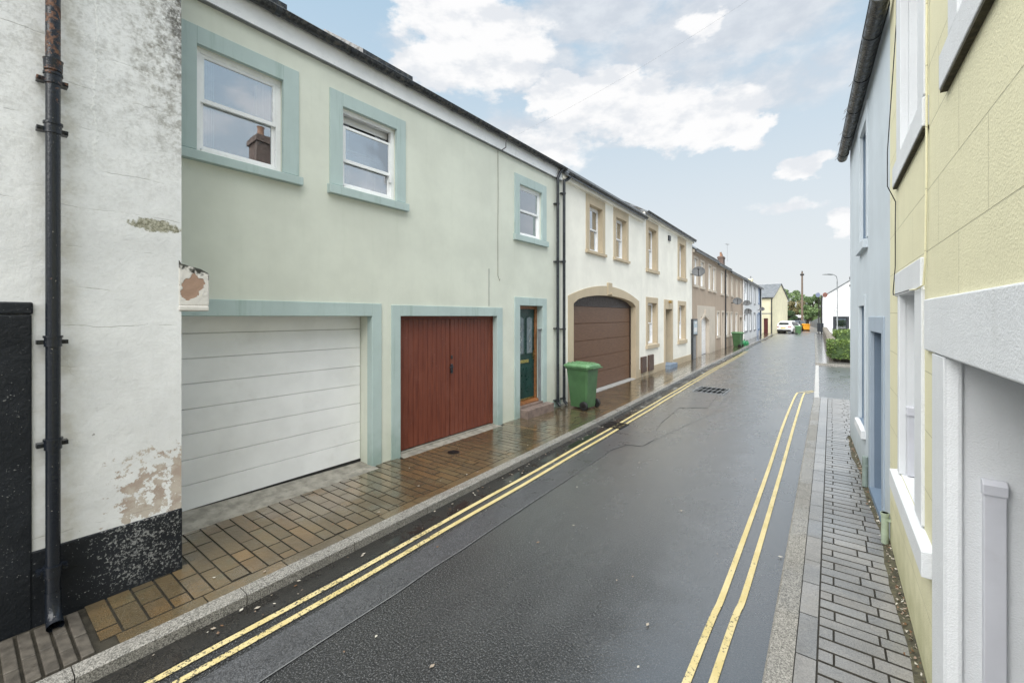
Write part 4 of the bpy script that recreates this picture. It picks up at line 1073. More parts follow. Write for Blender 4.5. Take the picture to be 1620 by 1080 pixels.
# white and blue houses
D0, D1 = Vector((-5.9, 39.8)), Vector((-6.5, 57.2)); Fd = Fr(D0, D1); ed = (D1 - D0).normalized(); sx_ = Fd.s(1196.5)
for i, (a, b) in enumerate(((0, sx_), (sx_, Fd.len))):
    F = Fr(D0 + ed * a, D0 + ed * b); S, Z = F.s, F.z; ze = 5.35
    root = thing('terraced_house', ['white rendered terraced house with grey windows between brown terrace and blue trimmed house', 'white terraced house with bright blue door and blue trim, last before the yellow gable'][i], 'house', (F.A[0], F.A[1], 0), F.rot)
    U = [[(1177, 1182.5, 447, 478), (1186, 1188.5, 453, 479), (1192.8, 1194.8, 457, 481), (1177.3, 1182.5, 496, 523), (1186, 1188.5, 496, 522), (1192.5, 1194.8, 496, 521)], [(1199.8, 1201.4, 457, 480), (1199.8, 1201.4, 496, 520)]][i]
    hs = [(S(u[0]), S(u[1]), Z(u[1], u[3]), Z(u[1], u[2])) for u in U]
    dh = (S(1197.6), S(1199.2), 0, 2.35) if i else None
    wall(root, F.len, -.1, ze + .06, [h + (.14,) for h in hs] + ([dh + (.2,)] if dh else []), 8, [M_white, M_room], 'wall', 0, 2.6)
    roof(root, 0, F.len + (.2 if i else 0), 8, ze + .04, .72, .2)
    for h in hs:
        tm = M_bluepaint if i else M_lead
        q = MB(); q.box(h[0] - .12, h[0] + .003, -.02, .02, h[2] - .1, h[3] + .12); q.box(h[1] - .003, h[1] + .12, -.02, .02, h[2] - .1, h[3] + .12); q.box(h[0] + .003, h[1] - .003, -.02, .02, h[3] - .003, h[3] + .12); q.box(h[0] - .15, h[1] + .15, -.06, .05, h[2] - .1, h[2]); q.build('window_surround', tm, root)
        window(root, *h, t=.08, fw=.05, curtain=True)
    if dh:
        q = MB(); q.box(dh[0], dh[1], .1, .15, 0, dh[3]); q.build('front_door', M_bluepaint, root)
        q = MB(); q.box(dh[0] - .2, dh[0], -.02, .02, 0, dh[3] + .15); q.box(dh[1], dh[1] + .2, -.02, .02, 0, dh[3] + .15); q.build('door_surround', M_bluepaint, root)
        downpipe(root, S(1202), 0, ze - .1, -.08, .07, m=M_black)
    gutter(root, 0, F.len, ze + .06, -.15, .055, brackets=False)
    if i == 0: chimney(root, S(1187.5, 3.9), 3.9, ze, Fd.z(1187.5, 441, 3.9), .8, .6, M_gable, 1, M_lead)

# notice board column between cream and brown houses
p = Fb.world(Fb.s(1098.3, -.1), -.1)
root = thing('notice_board', 'narrow dark notice board on a grey post between the cream and brown houses', 'notice board', (p[0], p[1], PZ), Fb.rot)
zt = Fb.z(1098, 505, -.1) - PZ
q = MB(); q.box(-.42, .38, .0, .12, 0, zt - .8); q.build('post', M_lead, root, bevel=.01)
q = MB(); q.box(-.5, .45, -.06, .13, zt - .8, zt + .02); q.box(-.5, -.38, -.05, .11, 0, zt - .8); q.build('case', M_black, root, bevel=.01)
q = MB(); q.box(-.38, .35, -.068, -.06, zt - .72, zt - .08); q.build('poster', simple('pale_poster', (.42, .5, .55), .5), root)
q = MB(); q.box(-.2, .2, -.073, -.068, zt - .22, zt - .12); q.box(-.3, .27, -.073, -.068, zt - .62, zt - .4); q.build('poster_print', simple('white_print', (.7, .7, .7), .5), root)

# satellite dishes
def dish(F, x, y, wpx, label, t=-.6):
    s_, z = F.s(x, t), F.z(x, y, t); d = F.d(x, t); r = wpx / 2 * d / FPX
    p = F.world(s_, t)
    root = thing('satellite_dish', label, 'satellite dish', (p[0], p[1], z), 0, 'grey satellite dishes on the terrace')
    q = MB(); N = 20; rings = []
    ax = Vector((.20, -.86, .46)).normalized(); u = ax.cross(Vector((0, 0, 1))).normalized(); w = u.cross(ax).normalized()
    vs = []; fs = []
    for k in range(5):
        rr = r * k / 4; dep = .22 * r * (1 - (k / 4) ** 2)
        for j in range(N):
            a = 2 * pi * j / N; vs.append(tuple(u * cos(a) * rr + w * sin(a) * rr * .92 - ax * dep))
    for k in range(4):
        for j in range(N): fs.append((k * N + j, k * N + (j + 1) % N, (k + 1) * N + (j + 1) % N, (k + 1) * N + j))
    q.mesh(vs, fs); q.mesh([tuple(Vector(v_) - ax * .02) for v_ in vs], [f[::-1] for f in fs]); q.build('reflector', M_dish, root, smooth=True)
    q = MB(); wl = Vector((F.n.x, F.n.y, 0)) * abs(t)
    q.tube([tuple(-ax * .22 * r), tuple(-ax * .25 * r + wl * .5 + Vector((0, 0, -.1))), tuple(wl + Vector((0, 0, -.12)))], .025, 8); q.build('mount_arm', M_iron, root)
    q = MB(); tip = ax * r * 1.0 - w * r * .35; q.tube([tuple(-w * r * .9), tuple(tip)], .015, 6); q.tube([tuple(tip), tuple(tip + ax * .12)], .04, 8); q.build('receiver_arm', M_iron, root)
    return root
dish(Fb, 1105, 429, 19.5, 'largest grey satellite dish, high on the brown house beside the cream house', -.42)
dish(Fb, 1166.5, 476, 13.5, 'grey satellite dish on the brown house just left of the white house', -.4)
dish(Fd, 1181.5, 479, 10.5, 'upper of the two satellite dishes on the white terraced house', -.4)
dish(Fd, 1183.5, 492, 10.5, 'lower of the two satellite dishes on the white terraced house', -.4)
dish(Fd, 1205.5, 488.5, 7.5, 'small satellite dish on the far end of the terrace near the maroon door', -.4)

# ------------------------------------------------------------------ gable building at the end
GA = Vector((-5.77, 61.5)); gdir = Vector((.97, 7.94)).normalized(); GB = GA + gdir * 8.0
pd_ = Vector((-gdir.y, gdir.x)); GL = GA + pd_ * 10
Fg = Fr(GL, GA)      # faces the camera, long side with eaves; inward = +y local
root = thing('gable_house', 'pale yellow house with grey slate roof and plain gable at the end of the street', 'house', (GL.x, GL.y, 0), Fg.rot)
S, Z = Fg.s, Fg.z; ze = 4.55; D = 8.0
dh = (S(1208.2), S(1215), 0, Z(1211, 503.5))
m = MB()
wall(root, Fg.len, -.1, ze, [dh + (.15,)], D, [M_gable, M_room], 'wall', 0, 1.85)
roof(root, 0, Fg.len + .12, D, ze + .0, .463, .15)
q = MB(); q.box(dh[0], dh[1], .08, .13, 0, dh[3]); q.build('door', M_maroon, root)
q = MB(); q.box(Fg.len - 1.4, Fg.len - .08, -.02, .0, Z(1218, 496.5), Z(1218, 495)); q.build('string_line', M_lead, root)
gutter(root, 0, Fg.len + .05, ze - .05, -.2, .07, brackets=False); downpipe(root, Fg.len - .12, 0, ze - .15, -.12, .07)

# ------------------------------------------------------------------ right side: yellow house
Fy = Fr((.44, 5.3), (.44, -1.6)); S, Z = Fy.s, Fy.z
root = thing('yellow_house', 'pale yellow textured house with white stone surrounds, close on the right', 'house', (.44, 5.3, 0), Fy.rot)
ze = 5.6
u1 = (S(1429), S(1457.5), 3.47, 4.9); u2 = (S(1523), S(1523) + .95, 3.47, 4.9)
l1 = (S(1426), S(1452), .96, 2.365); bd = (S(1500), S(1500) + 1.25, 0, 2.01)
wall(root, Fy.len, 0, ze, [u1 + (.2, 0, 2), u2 + (.2, 0, 2), l1 + (.22, 0, 2), bd + (.5, 0, 2)], 6.5, [M_yellow, M_room, M_wtrim], 'wall', 0, 1.3)
roof(root, 0, Fy.len, 6.5, ze, .40)
gutter(root, -.05, Fy.len, ze - .02, -.12, .06)
surround(root, S(1422.5), S(1468), 0, 5.05, *u1, .018, M_wtrim); surround(root, S(1508), S(1508) + 1.25, 0, 5.05, *u2, .018, M_wtrim)
for (a_, b_) in ((S(1419), S(1470)), (S(1499), S(1499) + 1.5)):
    q = MB(); q.prism([(-.03, 3.275), (-.03, 3.44), (.1, 3.475), (.1, 3.275)], a_, b_, 'x'); sl_ = q.build('sill', M_wtrim, root, bevel=.006)
    q = MB(); q.box(a_ + .004, b_ - .004, -.026, .02, 3.262, 3.276); q.build('sill_underside', simple('dark_underside', (.05, .045, .025), .9, 0, .4, 30, .4), sl_)  # thin dark strip along the lower face of the sill
window(root, *u1, t=.14, curtain=False); window(root, *u2, t=.14, curtain=False)
# lower window: lintel, jambs, sill
q = MB(); q.box(S(1420), S(1462), -.018, .03, 2.362, 2.55); q.build('window_lintel', M_wtrim, root, bevel=.008)
q = MB(); q.box(S(1424), l1[0] + .003, -.016, .03, l1[2], l1[3]); q.build('window_jamb', M_wtrim, root, bevel=.006); q = MB(); q.box(l1[1] - .003, S(1463), -.016, .03, l1[2], l1[3]); q.build('window_jamb', M_wtrim, root, bevel=.006)
window(root, *l1, t=.17, curtain=False)
q = MB(); q.prism([(-.055, .80), (-.055, .94), (.16, .965), (.16, .80)], S(1421), S(1481) - .02, 'x'); q.build('sill', M_wtrim, root, bevel=.006)
q = MB(); q.box(l1[0], l1[0] + .045, .03, .10, .965, 1.43); tk = q.build('cable_trunking', M_trunk, root, bevel=.004)
q = MB(); q.box(l1[0], l1[0] + .055, .024, .106, 1.43, 1.50); q.build('trunking_cap', M_trunk, tk, bevel=.006)
# big recess
q = MB(); q.box(S(1469), bd[1] + .3, -.02, .03, 2.01, 2.295); q.build('door_lintel', M_wtrim, root, bevel=.008)
q = MB(); q.box(S(1481), bd[0], -.016, .03, 0, 2.006); q.prism([(bd[0] - .004, -.012), (bd[0] + .02, .03), (bd[0] + .02, .045), (bd[0] - .004, .045)], 0, 2.004, 'z'); q.build('door_jamb', M_wtrim, root, bevel=.005); q = MB(); q.box(bd[1] - .003, bd[1] + .2, -.016, .03, 0, 2.006); q.build('door_jamb', M_wtrim, root, bevel=.005)
q = MB(); q.box(bd[0], bd[1], .42, .48, .1, 2.01); fd = q.build('door', simple('grey_door', (.35, .36, .37), .5), root)
q = MB(); q.tube([(bd[1] - .1, .42, 1.05), (bd[1] - .1, .36, 1.05)], .025, 8); q.build('door_knob', M_brass, fd)
q = MB(); xa, xb = .108, .178; q.box(bd[0], bd[0] + .034, xa, xb, 0, 1.40); tk = q.build('cable_trunking', M_trunk, root, bevel=.004)
q = MB(); q.prism([(bd[0], 1.40), (bd[0] + .040, 1.40), (bd[0] + .040, 1.445), (bd[0] + .022, 1.465), (bd[0], 1.465)], xa - .004, xb + .004, 'y'); q.build('trunking_cap', M_trunk, tk, bevel=.003)
# cables
q = MB(); sc = S(1422)
q.tube([(sc - .02, -.012, 6), (sc - .01, -.014, 4.6), (sc, -.07, 3.55), (sc - .0, -.07, 3.27), (S(1420), -.012, 3.15), (S(1421.5), -.02, 2.9), (S(1419.5), -.012, 2.62), (S(1419.2), -.025, 2.4), (S(1421), -.03, 2.375), (S(1447), -.03, 2.372)], .0035, 6); q.build('black_cable', M_rubber, root)
q = MB(); q.tube([(S(1471), -.012, 6), (S(1471), -.012, 4.4), (S(1470.4), -.012, 3.0), (S(1468), -.012, 2.5), (S(1466), -.014, 2.38), (S(1460), -.03, 2.362), (S(1450), -.03, 2.37)], .005, 6); q.build('painted_cable', M_yellow, root)
q = MB(); q.tube([(.05, -.04, .085), (.05, -.04, .37)], .028, 12); q.tube([(.05, -.04, .34), (.05, -.04, .37)], .033, 12); q.box(.02, .08, -.03, 0, .30, .32); part(q.build('pipe_stub', simple('pale_green_pipe', (.30, .36, .27), .5, 0, .2, 10, .2), root, smooth=True), 'short pale green pipe stub at the wall foot')
# ------------------------------------------------------------------ right side: blue house
Fl = Fr((.268, 9.6), (.44, 5.3)); S, Z = Fl.s, Fl.z
root = thing('blue_house', 'pale blue house with darker blue door and window recesses and long black gutter', 'house', (.268, 9.6, 0), Fl.rot)
ze = 5.12
w = (S(1359.6), S(1368.5), Z(1368, 676), Z(1361, 484)); uw = (S(1361.5), S(1371.5), Z(1365, 385), Z(1365, 207)); dd = (S(1378.5), S(1397), 0, Z(1387, 525))
wall(root, Fl.len, 0, ze, [w + (.2, 0, 2), uw + (.2, 0, 2), dd + (.25, 0, 2)], 6.2, [M_blue, M_room, M_dblue], 'wall', 0, 1.3)
roof(root, -.1, Fl.len, 6.2, ze + .04, .42, .12)
surround(root, S(1357.5), S(1370), 0, w[3] + .14, *w, .012, M_blue); surround(root, S(1359), S(1373.5), 0, uw[3] + .18, *uw, .012, M_blue)
for h in (w, uw):
    q = MB(); q.prism([(-.05, h[2] - .13), (-.05, h[2] - .02), (.18, h[2] + .01), (.18, h[2] - .13)], h[0] - .1, h[1] + .1, 'x'); q.build('sill', M_wtrim if h is w else M_blue, root, bevel=.006)
window(root, *w, t=.15, curtain=False); window(root, *uw, t=.15, curtain=False)
M_bluelt = render_wall('lighter_blue_trim', (.31, .37, .44), .2, 90, .3, (.2, .28, .36), .3)
q = MB(); q.box(S(1376), dd[0] + .003, -.014, .03, 0, dd[3]); q.box(dd[1] - .003, S(1400), -.014, .03, 0, dd[3]); q.box(S(1376), S(1400), -.014, .03, dd[3] - .003, dd[3] + .17); q.build('door_surround', M_bluelt, root, bevel=.005)
q = MB(); q.box(dd[0], dd[1], .2, .25, .15, dd[3]); fd = q.build('front_door', M_dblue, root)
q = MB(); q.tube([(dd[1] - .1, .2, 1.15), (dd[1] - .1, .15, 1.15)], .025, 8); q.build('door_knob', M_chrome, fd)
q = MB(); q.box(dd[0], dd[1], -.02, .25, .02, .15); q.build('doorstep', M_dblue, root)
gu = gutter(root, -.12, Fl.len + .35, 5.05, -.10, .072)
q = MB(); rnd = random.Random(3)
for i in range(9):
    s_ = rnd.uniform(0, 3.6); y0 = -.17; pts = []
    for k in range(7): a = k / 6 * pi * 1.2; pts.append((s_ + .05 * k / 6 + .02 * sin(a * 2), y0 - .05 * sin(a), 5.04 - .0 + .08 * (k / 6) - .10 * sin(a * .8)))
    q = MB(); q.tube(pts, .0022, 4); q.build('loose_wire', M_lead, gu)
q = MB(); ss = S(1369, -.04); q.tube([(ss, -.04, .09), (ss, -.04, .46)], .032, 12); q.box(ss - .04, ss + .04, -.04, 0, .34, .36); part(q.build('pipe_stub', simple('grey_green_pipe', (.2, .25, .23), .5, 0, .2, 10, .2), root, smooth=True), 'short grey-green pipe stub at the wall foot')
chimney(root, 3.9, 2.6, 5.9, 7.5, .9, .6, M_brickdark, 2)

# ------------------------------------------------------------------ drain covers
def grate(name, label, cat, pts, z, bars, m=M_iron, ang=None):
    (x0, y0), (x1, y1) = pts
    root = thing(name, label, cat, ((x0 + x1) / 2, (y0 + y1) / 2, z))
    w, h = abs(x1 - x0) / 2, abs(y1 - y0) / 2; q = MB(); f = .03
    q.box(-w, w, -h, -h + f, -.02, .006); q.box(-w, w, h - f, h, -.02, .006); q.box(-w, -w + f, -h + f, h - f, -.02, .006); q.box(w - f, w, -h + f, h - f, -.02, .006)
    q.build('frame', m, root)
    q = MB(); nb = bars
    for i in range(nb):
        x = -w + f + (2 * w - 2 * f) * (i + .5) / nb; q.box(x - .010, x + .010, -h + f, h - f, -.02, .003)
    q.box(-w + f, w - f, -.012, .012, -.02, .002); q.build('bar', m, root)
    q = MB(); q.box(-w, w, -h, h, -.05, -.012); q.build('pit', M_joint, root)
    return root
yy = 8.05
grate('drain_grate', 'dark iron gully grate in the channel by the left kerb, crossing the yellow lines', 'drain cover', ((kl(yy) + .06, yy - .22), (kl(yy) + .47, yy + .22)), .014, 9)
c1 = hit_ground(1126, 617.5)
grate('drain_grate', 'large dark iron access cover set in the middle of the wet road', 'drain cover', ((c1[0] - .42, c1[1] - .55), (c1[0] + .42, c1[1] + .55)), .012, 6, M_lead)
c2 = hit_ground(717.5, 715, PZ)
root = thing('manhole_cover', 'small round dark cover set in the brown paving by the red garage', 'manhole cover', (c2[0], c2[1], PZ))
q = MB(); q.tube([(0, 0, -.02), (0, 0, .004)], .095, 24); q.build('rim', M_iron, root)
q = MB()
for i in range(5): q.box(-.07 + .028 * i, -.058 + .028 * i, -.06, .06, .004, .008)
q.build('rib', M_iron, root)

# ------------------------------------------------------------------ wheelie bins
def bin_(label, x, y, rot, z=PZ, detail=True):
    """origin under the middle; handle and wheels towards local +x"""
    root = thing('wheelie_bin', label, 'wheelie bin', (x, y, z), rot, 'green wheelie bins')
    q = MB()
    def ring(xa, xb, w, z_, c=.05): return [(xa, -w + c, z_), (xa + c, -w, z_), (xb - c, -w, z_), (xb, -w + c, z_), (xb, w - c, z_), (xb - c, w, z_), (xa + c, w, z_), (xa, w - c, z_)]
    rings = [ring(-.20, .24, .20, .04, .03), ring(-.205, .25, .205, .12, .035), ring(-.285, .30, .25, .90, .04), ring(-.31, .33, .275, .905, .04), ring(-.31, .33, .275, .95, .04)]
    v = [p for r_ in rings for p in r_]; n = 8
    f = [(i * n + k, i * n + (k + 1) % n, (i + 1) * n + (k + 1) % n, (i + 1) * n + k) for i in range(len(rings) - 1) for k in range(n)] + [tuple(range(n))[::-1]]
    q.mesh(v, f); q.build('body', M_bin, root, bevel=.006)
    q = MB(); rings = [ring(-.345, .35, .292, .945, .05), ring(-.35, .35, .295, .985, .05), ring(-.30, .33, .25, 1.02, .06), ring(-.22, .26, .18, 1.035, .06)]
    v = [p for r_ in rings for p in r_]; f = [(i * n + k, i * n + (k + 1) % n, (i + 1) * n + (k + 1) % n, (i + 1) * n + k) for i in range(3) for k in range(n)] + [(24, 25, 26, 27, 28, 29, 30, 31), tuple(range(n))[::-1]]
    q.mesh(v, f)
    for s_ in (-.17, 0, .17): q.box(-.28, .25, s_ - .02, s_ + .02, 1.0, 1.045)
    q.build('lid', M_binlid, root, bevel=.006)
    q = MB(); q.tube([(.33, -.2, .93), (.42, -.2, .95), (.42, .2, .95), (.33, .2, .93)], .015, 8); q.build('handle', M_bin, root)
    for s_ in (-1, 1):
        w = MB(); w.tube([(.22, s_ * .235, .10), (.22, s_ * .245, .10), (.22, s_ * .285, .10), (.22, s_ * .295, .10)], [.085, .1, .1, .085], 20); wh = w.build('wheel', M_rubber, root, smooth=True)
        w = MB(); w.tube([(.22, s_ * .294, .10), (.22, s_ * .30, .10)], .045, 12); w.build('hub', M_iron, wh)
    q = MB(); q.tube([(.22, -.23, .10), (.22, .23, .10)], .012, 6); q.build('axle', M_iron, root)
    return root
bin_('green wheelie bin standing before the brown arched garage', -4.62, 8.83, R(-6))
pb = hit_ground(1173, 549, .05)
bin_('green wheelie bin with bright green bag at its foot, by the white terraced house', pb[0] - .25, pb[1], R(-10), .06)
q = MB(); bp = hit_ground(1177, 545.5, .06); rnd = random.Random(5)
for dx, dy, r0 in ((-.16, 0, .17), (.16, .1, .16), (.0, -.1, .19)):
    pr = [(bp[0] + dx, bp[1] + dy, .06), (bp[0] + dx, bp[1] + dy, .06 + r0 * .6), (bp[0] + dx + .02, bp[1] + dy, .06 + r0 * 1.4), (bp[0] + dx + .03, bp[1] + dy, .06 + r0 * 2.0), (bp[0] + dx + .04, bp[1] + dy, .06 + r0 * 2.3)]
    q.tube(pr, [r0 * .8, r0, r0 * .75, r0 * .15, r0 * .3], 9)
tag(q.build('rubbish_bag', M_bag, smooth=True), 'bright green plastic bag slumped at the foot of the far wheelie bin', 'rubbish bag')
pb = hit_ground(1262.5, 529)
bin_('green wheelie bin in the distance between white car and orange grit bin', pb[0], pb[1] + .3, R(200), .0)

# ------------------------------------------------------------------ cars
def car(name, label, x, y, rot, paint, sc=1.0, suv=True, cat='car'):
    root = thing(name, label, cat, (x, y, 0), rot); 
    # local: rear at y=0 facing -y, front at +y; stations (y, half width, z bottom, belt z, roof z, roof half width)
    st = [(0, .80, .34, .92, .92, .78), (.06, .88, .28, .98, 1.0, .80), (.45, .93, .22, 1.02, 1.42, .62), (1.0, .94, .22, 1.0, 1.60, .64), (2.2, .94, .22, .98, 1.62, .65), (3.1, .93, .22, .96, 1.38, .66), (3.5, .92, .22, .98, 1.02, .80), (4.2, .88, .25, .86, .88, .78), (4.5, .78, .34, .62, .64, .7)]
    vs = []; 
    for (yy, hw, zb, zbelt, zr, rw) in st:
        half = [(hw * .9, zb), (hw, zb + .15), (hw, zbelt - .12), (hw * .96, zbelt), (rw, max(zr - .05, zbelt)), (rw * .8, zr)]
        ring = [(-a, yy, b) for a, b in half] + [(a, yy, b) for a, b in half[::-1]]
        vs += [(a * sc, b_ * sc, c * sc) for a, b_, c in ring]
    n = 12; fs = [(i * n + k, i * n + (k + 1) % n, (i + 1) * n + (k + 1) % n, (i + 1) * n + k) for i in range(len(st) - 1) for k in range(n)] + [tuple(range(n)), tuple(range((len(st) - 1) * n + n - 1, (len(st) - 1) * n - 1, -1))]
    q = MB(); q.mesh(vs, fs); q.build('body', paint, root, smooth=True)
    def pt(i, a, z): yy, hw, zb, zbelt, zr, rw = st[i]; return yy
    q = MB()   # rear window, slightly proud of the hatch
    q.mesh([(-.62 * sc, .10 * sc, 1.04 * sc), (.62 * sc, .10 * sc, 1.04 * sc), (.50 * sc, .40 * sc, 1.39 * sc), (-.50 * sc, .40 * sc, 1.39 * sc), (-.62 * sc, .14 * sc, 1.02 * sc), (.62 * sc, .14 * sc, 1.02 * sc), (.5 * sc, .44 * sc, 1.37 * sc), (-.5 * sc, .44 * sc, 1.37 * sc)], [(0, 1, 2, 3), (4, 7, 6, 5), (0, 4, 5, 1), (1, 5, 6, 2), (2, 6, 7, 3), (3, 7, 4, 0)])
    q.build('rear_window', M_cardglass, root)
    for s_ in (-1, 1):
        q = MB(); A = [(.925, .65, 1.03), (.92, 3.0, 1.0), (.72, 2.75, 1.42), (.70, 1.0, 1.52), (.74, .72, 1.36)]
        q.face([(s_ * a * sc, b_ * sc, c * sc) for a, b_, c in A]); q.build('side_window', M_cardglass, root)
        q = MB(); q.box(s_ * .5 * sc, s_ * .88 * sc, -.02 * sc, .10 * sc, .80 * sc, .90 * sc); q.build('tail_lamp', M_tail, root, bevel=.01)
        for yy in (.85, 3.65):
            w = MB(); w.tube([(s_ * .74 * sc, yy * sc, .34 * sc), (s_ * .96 * sc, yy * sc, .34 * sc)], .34 * sc, 20); wh = w.build('wheel', M_rubber, root, smooth=True)
            w = MB(); w.tube([(s_ * .95 * sc, yy * sc, .34 * sc), (s_ * .975 * sc, yy * sc, .34 * sc)], .21 * sc, 14); w.build('rim', M_chrome, wh)
        q = MB(); q.box(s_ * .95 * sc, s_ * 1.1 * sc, 2.75 * sc, 2.85 * sc, 1.0 * sc, 1.12 * sc); q.build('mirror', paint, root, bevel=.02)
    q = MB(); q.box(-.84 * sc, .84 * sc, -.05 * sc, .2 * sc, .24 * sc, .50 * sc); q.build('bumper', M_rubber, root, bevel=.03)
    q = MB(); q.box(-.26 * sc, .26 * sc, -.03 * sc, .02, .66 * sc, .77 * sc); q.build('number_plate', M_plate, root)
    return root
M_cardglass = simple('dark_car_glass', (.02, .024, .028), .06, 0, .05, 2, 0)
pc = hit_ground(1239, 527.5)
car('parked_car', 'white hatchback SUV parked nose away beside the pale yellow gable house', pc[0], pc[1], R(-12), M_carwhite, 1.0)
pc = hit_ground(1254, 523.5)
car('parked_car', 'dark car parked beyond the white SUV', pc[0], pc[1] , R(-12), M_cardark, .98)
# white van behind
pc = hit_ground(1260, 520)
root = thing('parked_van', 'white van parked far behind the dark car under the trees', 'van', (pc[0], pc[1], 0), R(-12))
q = MB(); q.prism([(0, .3), (0, 2.2), (.15, 2.35), (3.3, 2.35), (3.9, 1.5), (4.8, 1.25), (4.9, .35)], -.95, .95, 'x'); q.build('body', M_carwhite, root, bevel=.06)
q = MB(); q.box(-.75, .75, -.02, .0, 1.35, 1.95); q.build('rear_window', M_cardglass, root)
for s_ in (-1, 1):
    for yy in (.9, 3.9):
        w = MB(); w.tube([(s_ * .75, yy, .33), (s_ * .96, yy, .33)], .33, 16); w.build('wheel', M_rubber, root, smooth=True)
    q = MB(); q.box(s_ * .84, s_ * .94, -.03, .02, .8, 1.2); q.build('tail_lamp', M_tail, root)
# orange grit bin
po = hit_ground(1275.5, 523.5)
root = thing('grit_bin', 'bright orange grit bin at the end of the street by the telegraph pole', 'grit bin', (po[0], po[1], 0), R(20))
q = MB(); q.prism([(-.42, .2), (.42, .2), (.6, .9), (-.6, .9)], -.4, .4); q.build('body', M_grit, root, bevel=.03)
q = MB(); q.prism([(-.66, .9), (.66, .9), (.62, 1.02), (-.5, 1.1), (-.62, 1.02)], -.46, .46); q.build('lid', M_grit, root, bevel=.02)
for a_ in (-.3, .3):
    q = MB(); q.box(a_ - .08, a_ + .08, -.35, .35, 0, .2); q.build('foot', M_rubber, root)
# telegraph pole
pp = hit_ground(1269, 523)
root = thing('telegraph_pole', 'tall brown wooden telegraph pole before the trees', 'telegraph pole', (pp[0], pp[1], 0))
dpp = pp[1] * CT - pp[0] * ST; ht = H + (500 - 430) * dpp / FPX
q = MB(); q.tube([(0, 0, 0), (0, 0, ht * .5), (0, 0, ht)], [.17, .14, .11], 12); q.build('pole', M_polewood, root, smooth=True)
q = MB(); q.box(-.25, .25, -.16, .16, ht - .55, ht - .3); q.tube([(0, 0, ht), (0, 0, ht + .12)], .07, 8); q.build('junction_box', M_iron, root, bevel=.03)
# street lamp
dl = 40.0; a = px_dir(1324.5, 0); X_, Y_ = a[0] * dl, a[1] * dl
root = thing('street_lamp', 'grey street lamp with long flat head over the hedge', 'street lamp', (X_, Y_, 0), TH)
hl = H + (500 - 434.5) * dl / FPX; hz_ = H + 55 * dl / FPX
q = MB(); q.tube([(0, 0, 0), (0, 0, 1.2), (0, 0, 1.25), (0, 0, hz_)], [.075, .075, .055, .045], 12); q.tube([(0, 0, hz_), (0, 0, hl - .45), (-.08, 0, hl - .15), (-.3, 0, hl - .02), (-.5, 0, hl)], .028, 10); q.build('pole', M_galv, root, smooth=True)
q = MB(); q.prism([(-.45, hl - .04), (-.45, hl + .05), (-.8, hl + .09), (-1.35, hl + .04), (-1.35, hl + .0), (-.8, hl - .02)], -.11, .11); q.build('lamp_head', M_galv, root, bevel=.02)
# sign posts
def signpost(x, yb, yt, label, m, tilt, offx):
    d = H * FPX / (yb - 500); a = px_dir(x, 0)
    root = thing('sign_post', label, 'road sign', (a[0] * d, a[1] * d, 0), TH + tilt)
    h = H + (500 - yt) * d / FPX
    q = MB(); q.tube([(0, 0, 0), (0, 0, h)], .055, 10); q.build('pole', M_iron, root, smooth=True)
    q = MB(); q.tube([(offx, -.07, h), (offx, -.09, h)], .28, 24); sg = q.build('sign_plate', m, root)
    q = MB(); q.tube([(offx, -.092, h), (offx, -.096, h)], .2 if m is M_signred else .03, 24); q.build('sign_face', simple('faded_red', (.17, .085, .065), .6) if m is M_signred else M_signblue, sg)
    q = MB(); q.box(-.16, .16, -.1, .1, .3, 1.35); q.build('control_box', M_black, root, bevel=.02)
signpost(1295.5, 528, 466.5, 'dark post with round blue-grey road sign, left of the white building', M_signblue, 0, -.18)
signpost(1300, 529, 466.5, 'dark post with round brownish red road sign, at the white building corner', M_signred, 0, .35)

# ------------------------------------------------------------------ right background
# white building with gable verge
d0 = 58.0
def at(x, d): a = px_dir(x, 0); return Vector((a[0] * d, a[1] * d))
WA = at(1301.5, d0); WB = WA + Vector((1, .02)) * 9
Fw = Fr(WA, WB); S, Z = Fw.s, Fw.z
root = thing('white_building', 'white building with sloping roofline, black framed window and street sign beyond the hedge', 'building', (WA.x, WA.y, 0), Fw.rot)
wn = (S(1321), S(1340), Z(1330, 520), Z(1330, 502.5)); zl, zr = Z(1301.5, 470), Z(1345, 444); sl_s = (zr - zl) / S(1345)
m = MB(); Lw = 9.0; top = zl + sl_s * 4.6
xs = [0, wn[0], wn[1], 4.6, Lw]
def zt_(x): return zl + sl_s * min(x, 9.2 - x)
m.face([(0, 0, 0), (wn[0], 0, 0), (wn[0], 0, zt_(wn[0])), (0, 0, zl)])
m.face([(wn[0], 0, 0), (wn[1], 0, 0), (wn[1], 0, wn[2]), (wn[0], 0, wn[2])]); m.face([(wn[0], 0, wn[3]), (wn[1], 0, wn[3]), (wn[1], 0, zt_(wn[1])), (wn[0], 0, zt_(wn[0]))])
m.face([(wn[1], 0, 0), (4.6, 0, 0), (4.6, 0, zt_(4.6)), (wn[1], 0, zt_(wn[1]))]); m.face([(4.6, 0, 0), (9, 0, 0), (9, 0, zt_(9)), (4.6, 0, zt_(4.6))])
m.face([(0, 0, 0), (0, 8, 0), (0, 8, zl), (0, 0, zl)]); m.face([(9, 0, 0), (9, 8, 0), (9, 8, zt_(9)), (9, 0, zt_(9))])
m.mi = 1; m.face([(wn[0] - .2, .5, wn[2] - .2), (wn[1] + .2, .5, wn[2] - .2), (wn[1] + .2, .5, wn[3] + .2), (wn[0] - .2, .5, wn[3] + .2)])
m.build('wall', [M_white, M_room], root)
m = MB(); m.prism([(-.2, zl - .1), (4.6, zt_(4.6)), (9.3, zl - .1), (9.3, zl + .02), (4.6, zt_(4.6) + .13), (-.2, zl + .02)], -.12, 8.2); m.build('roof', M_slate, root)
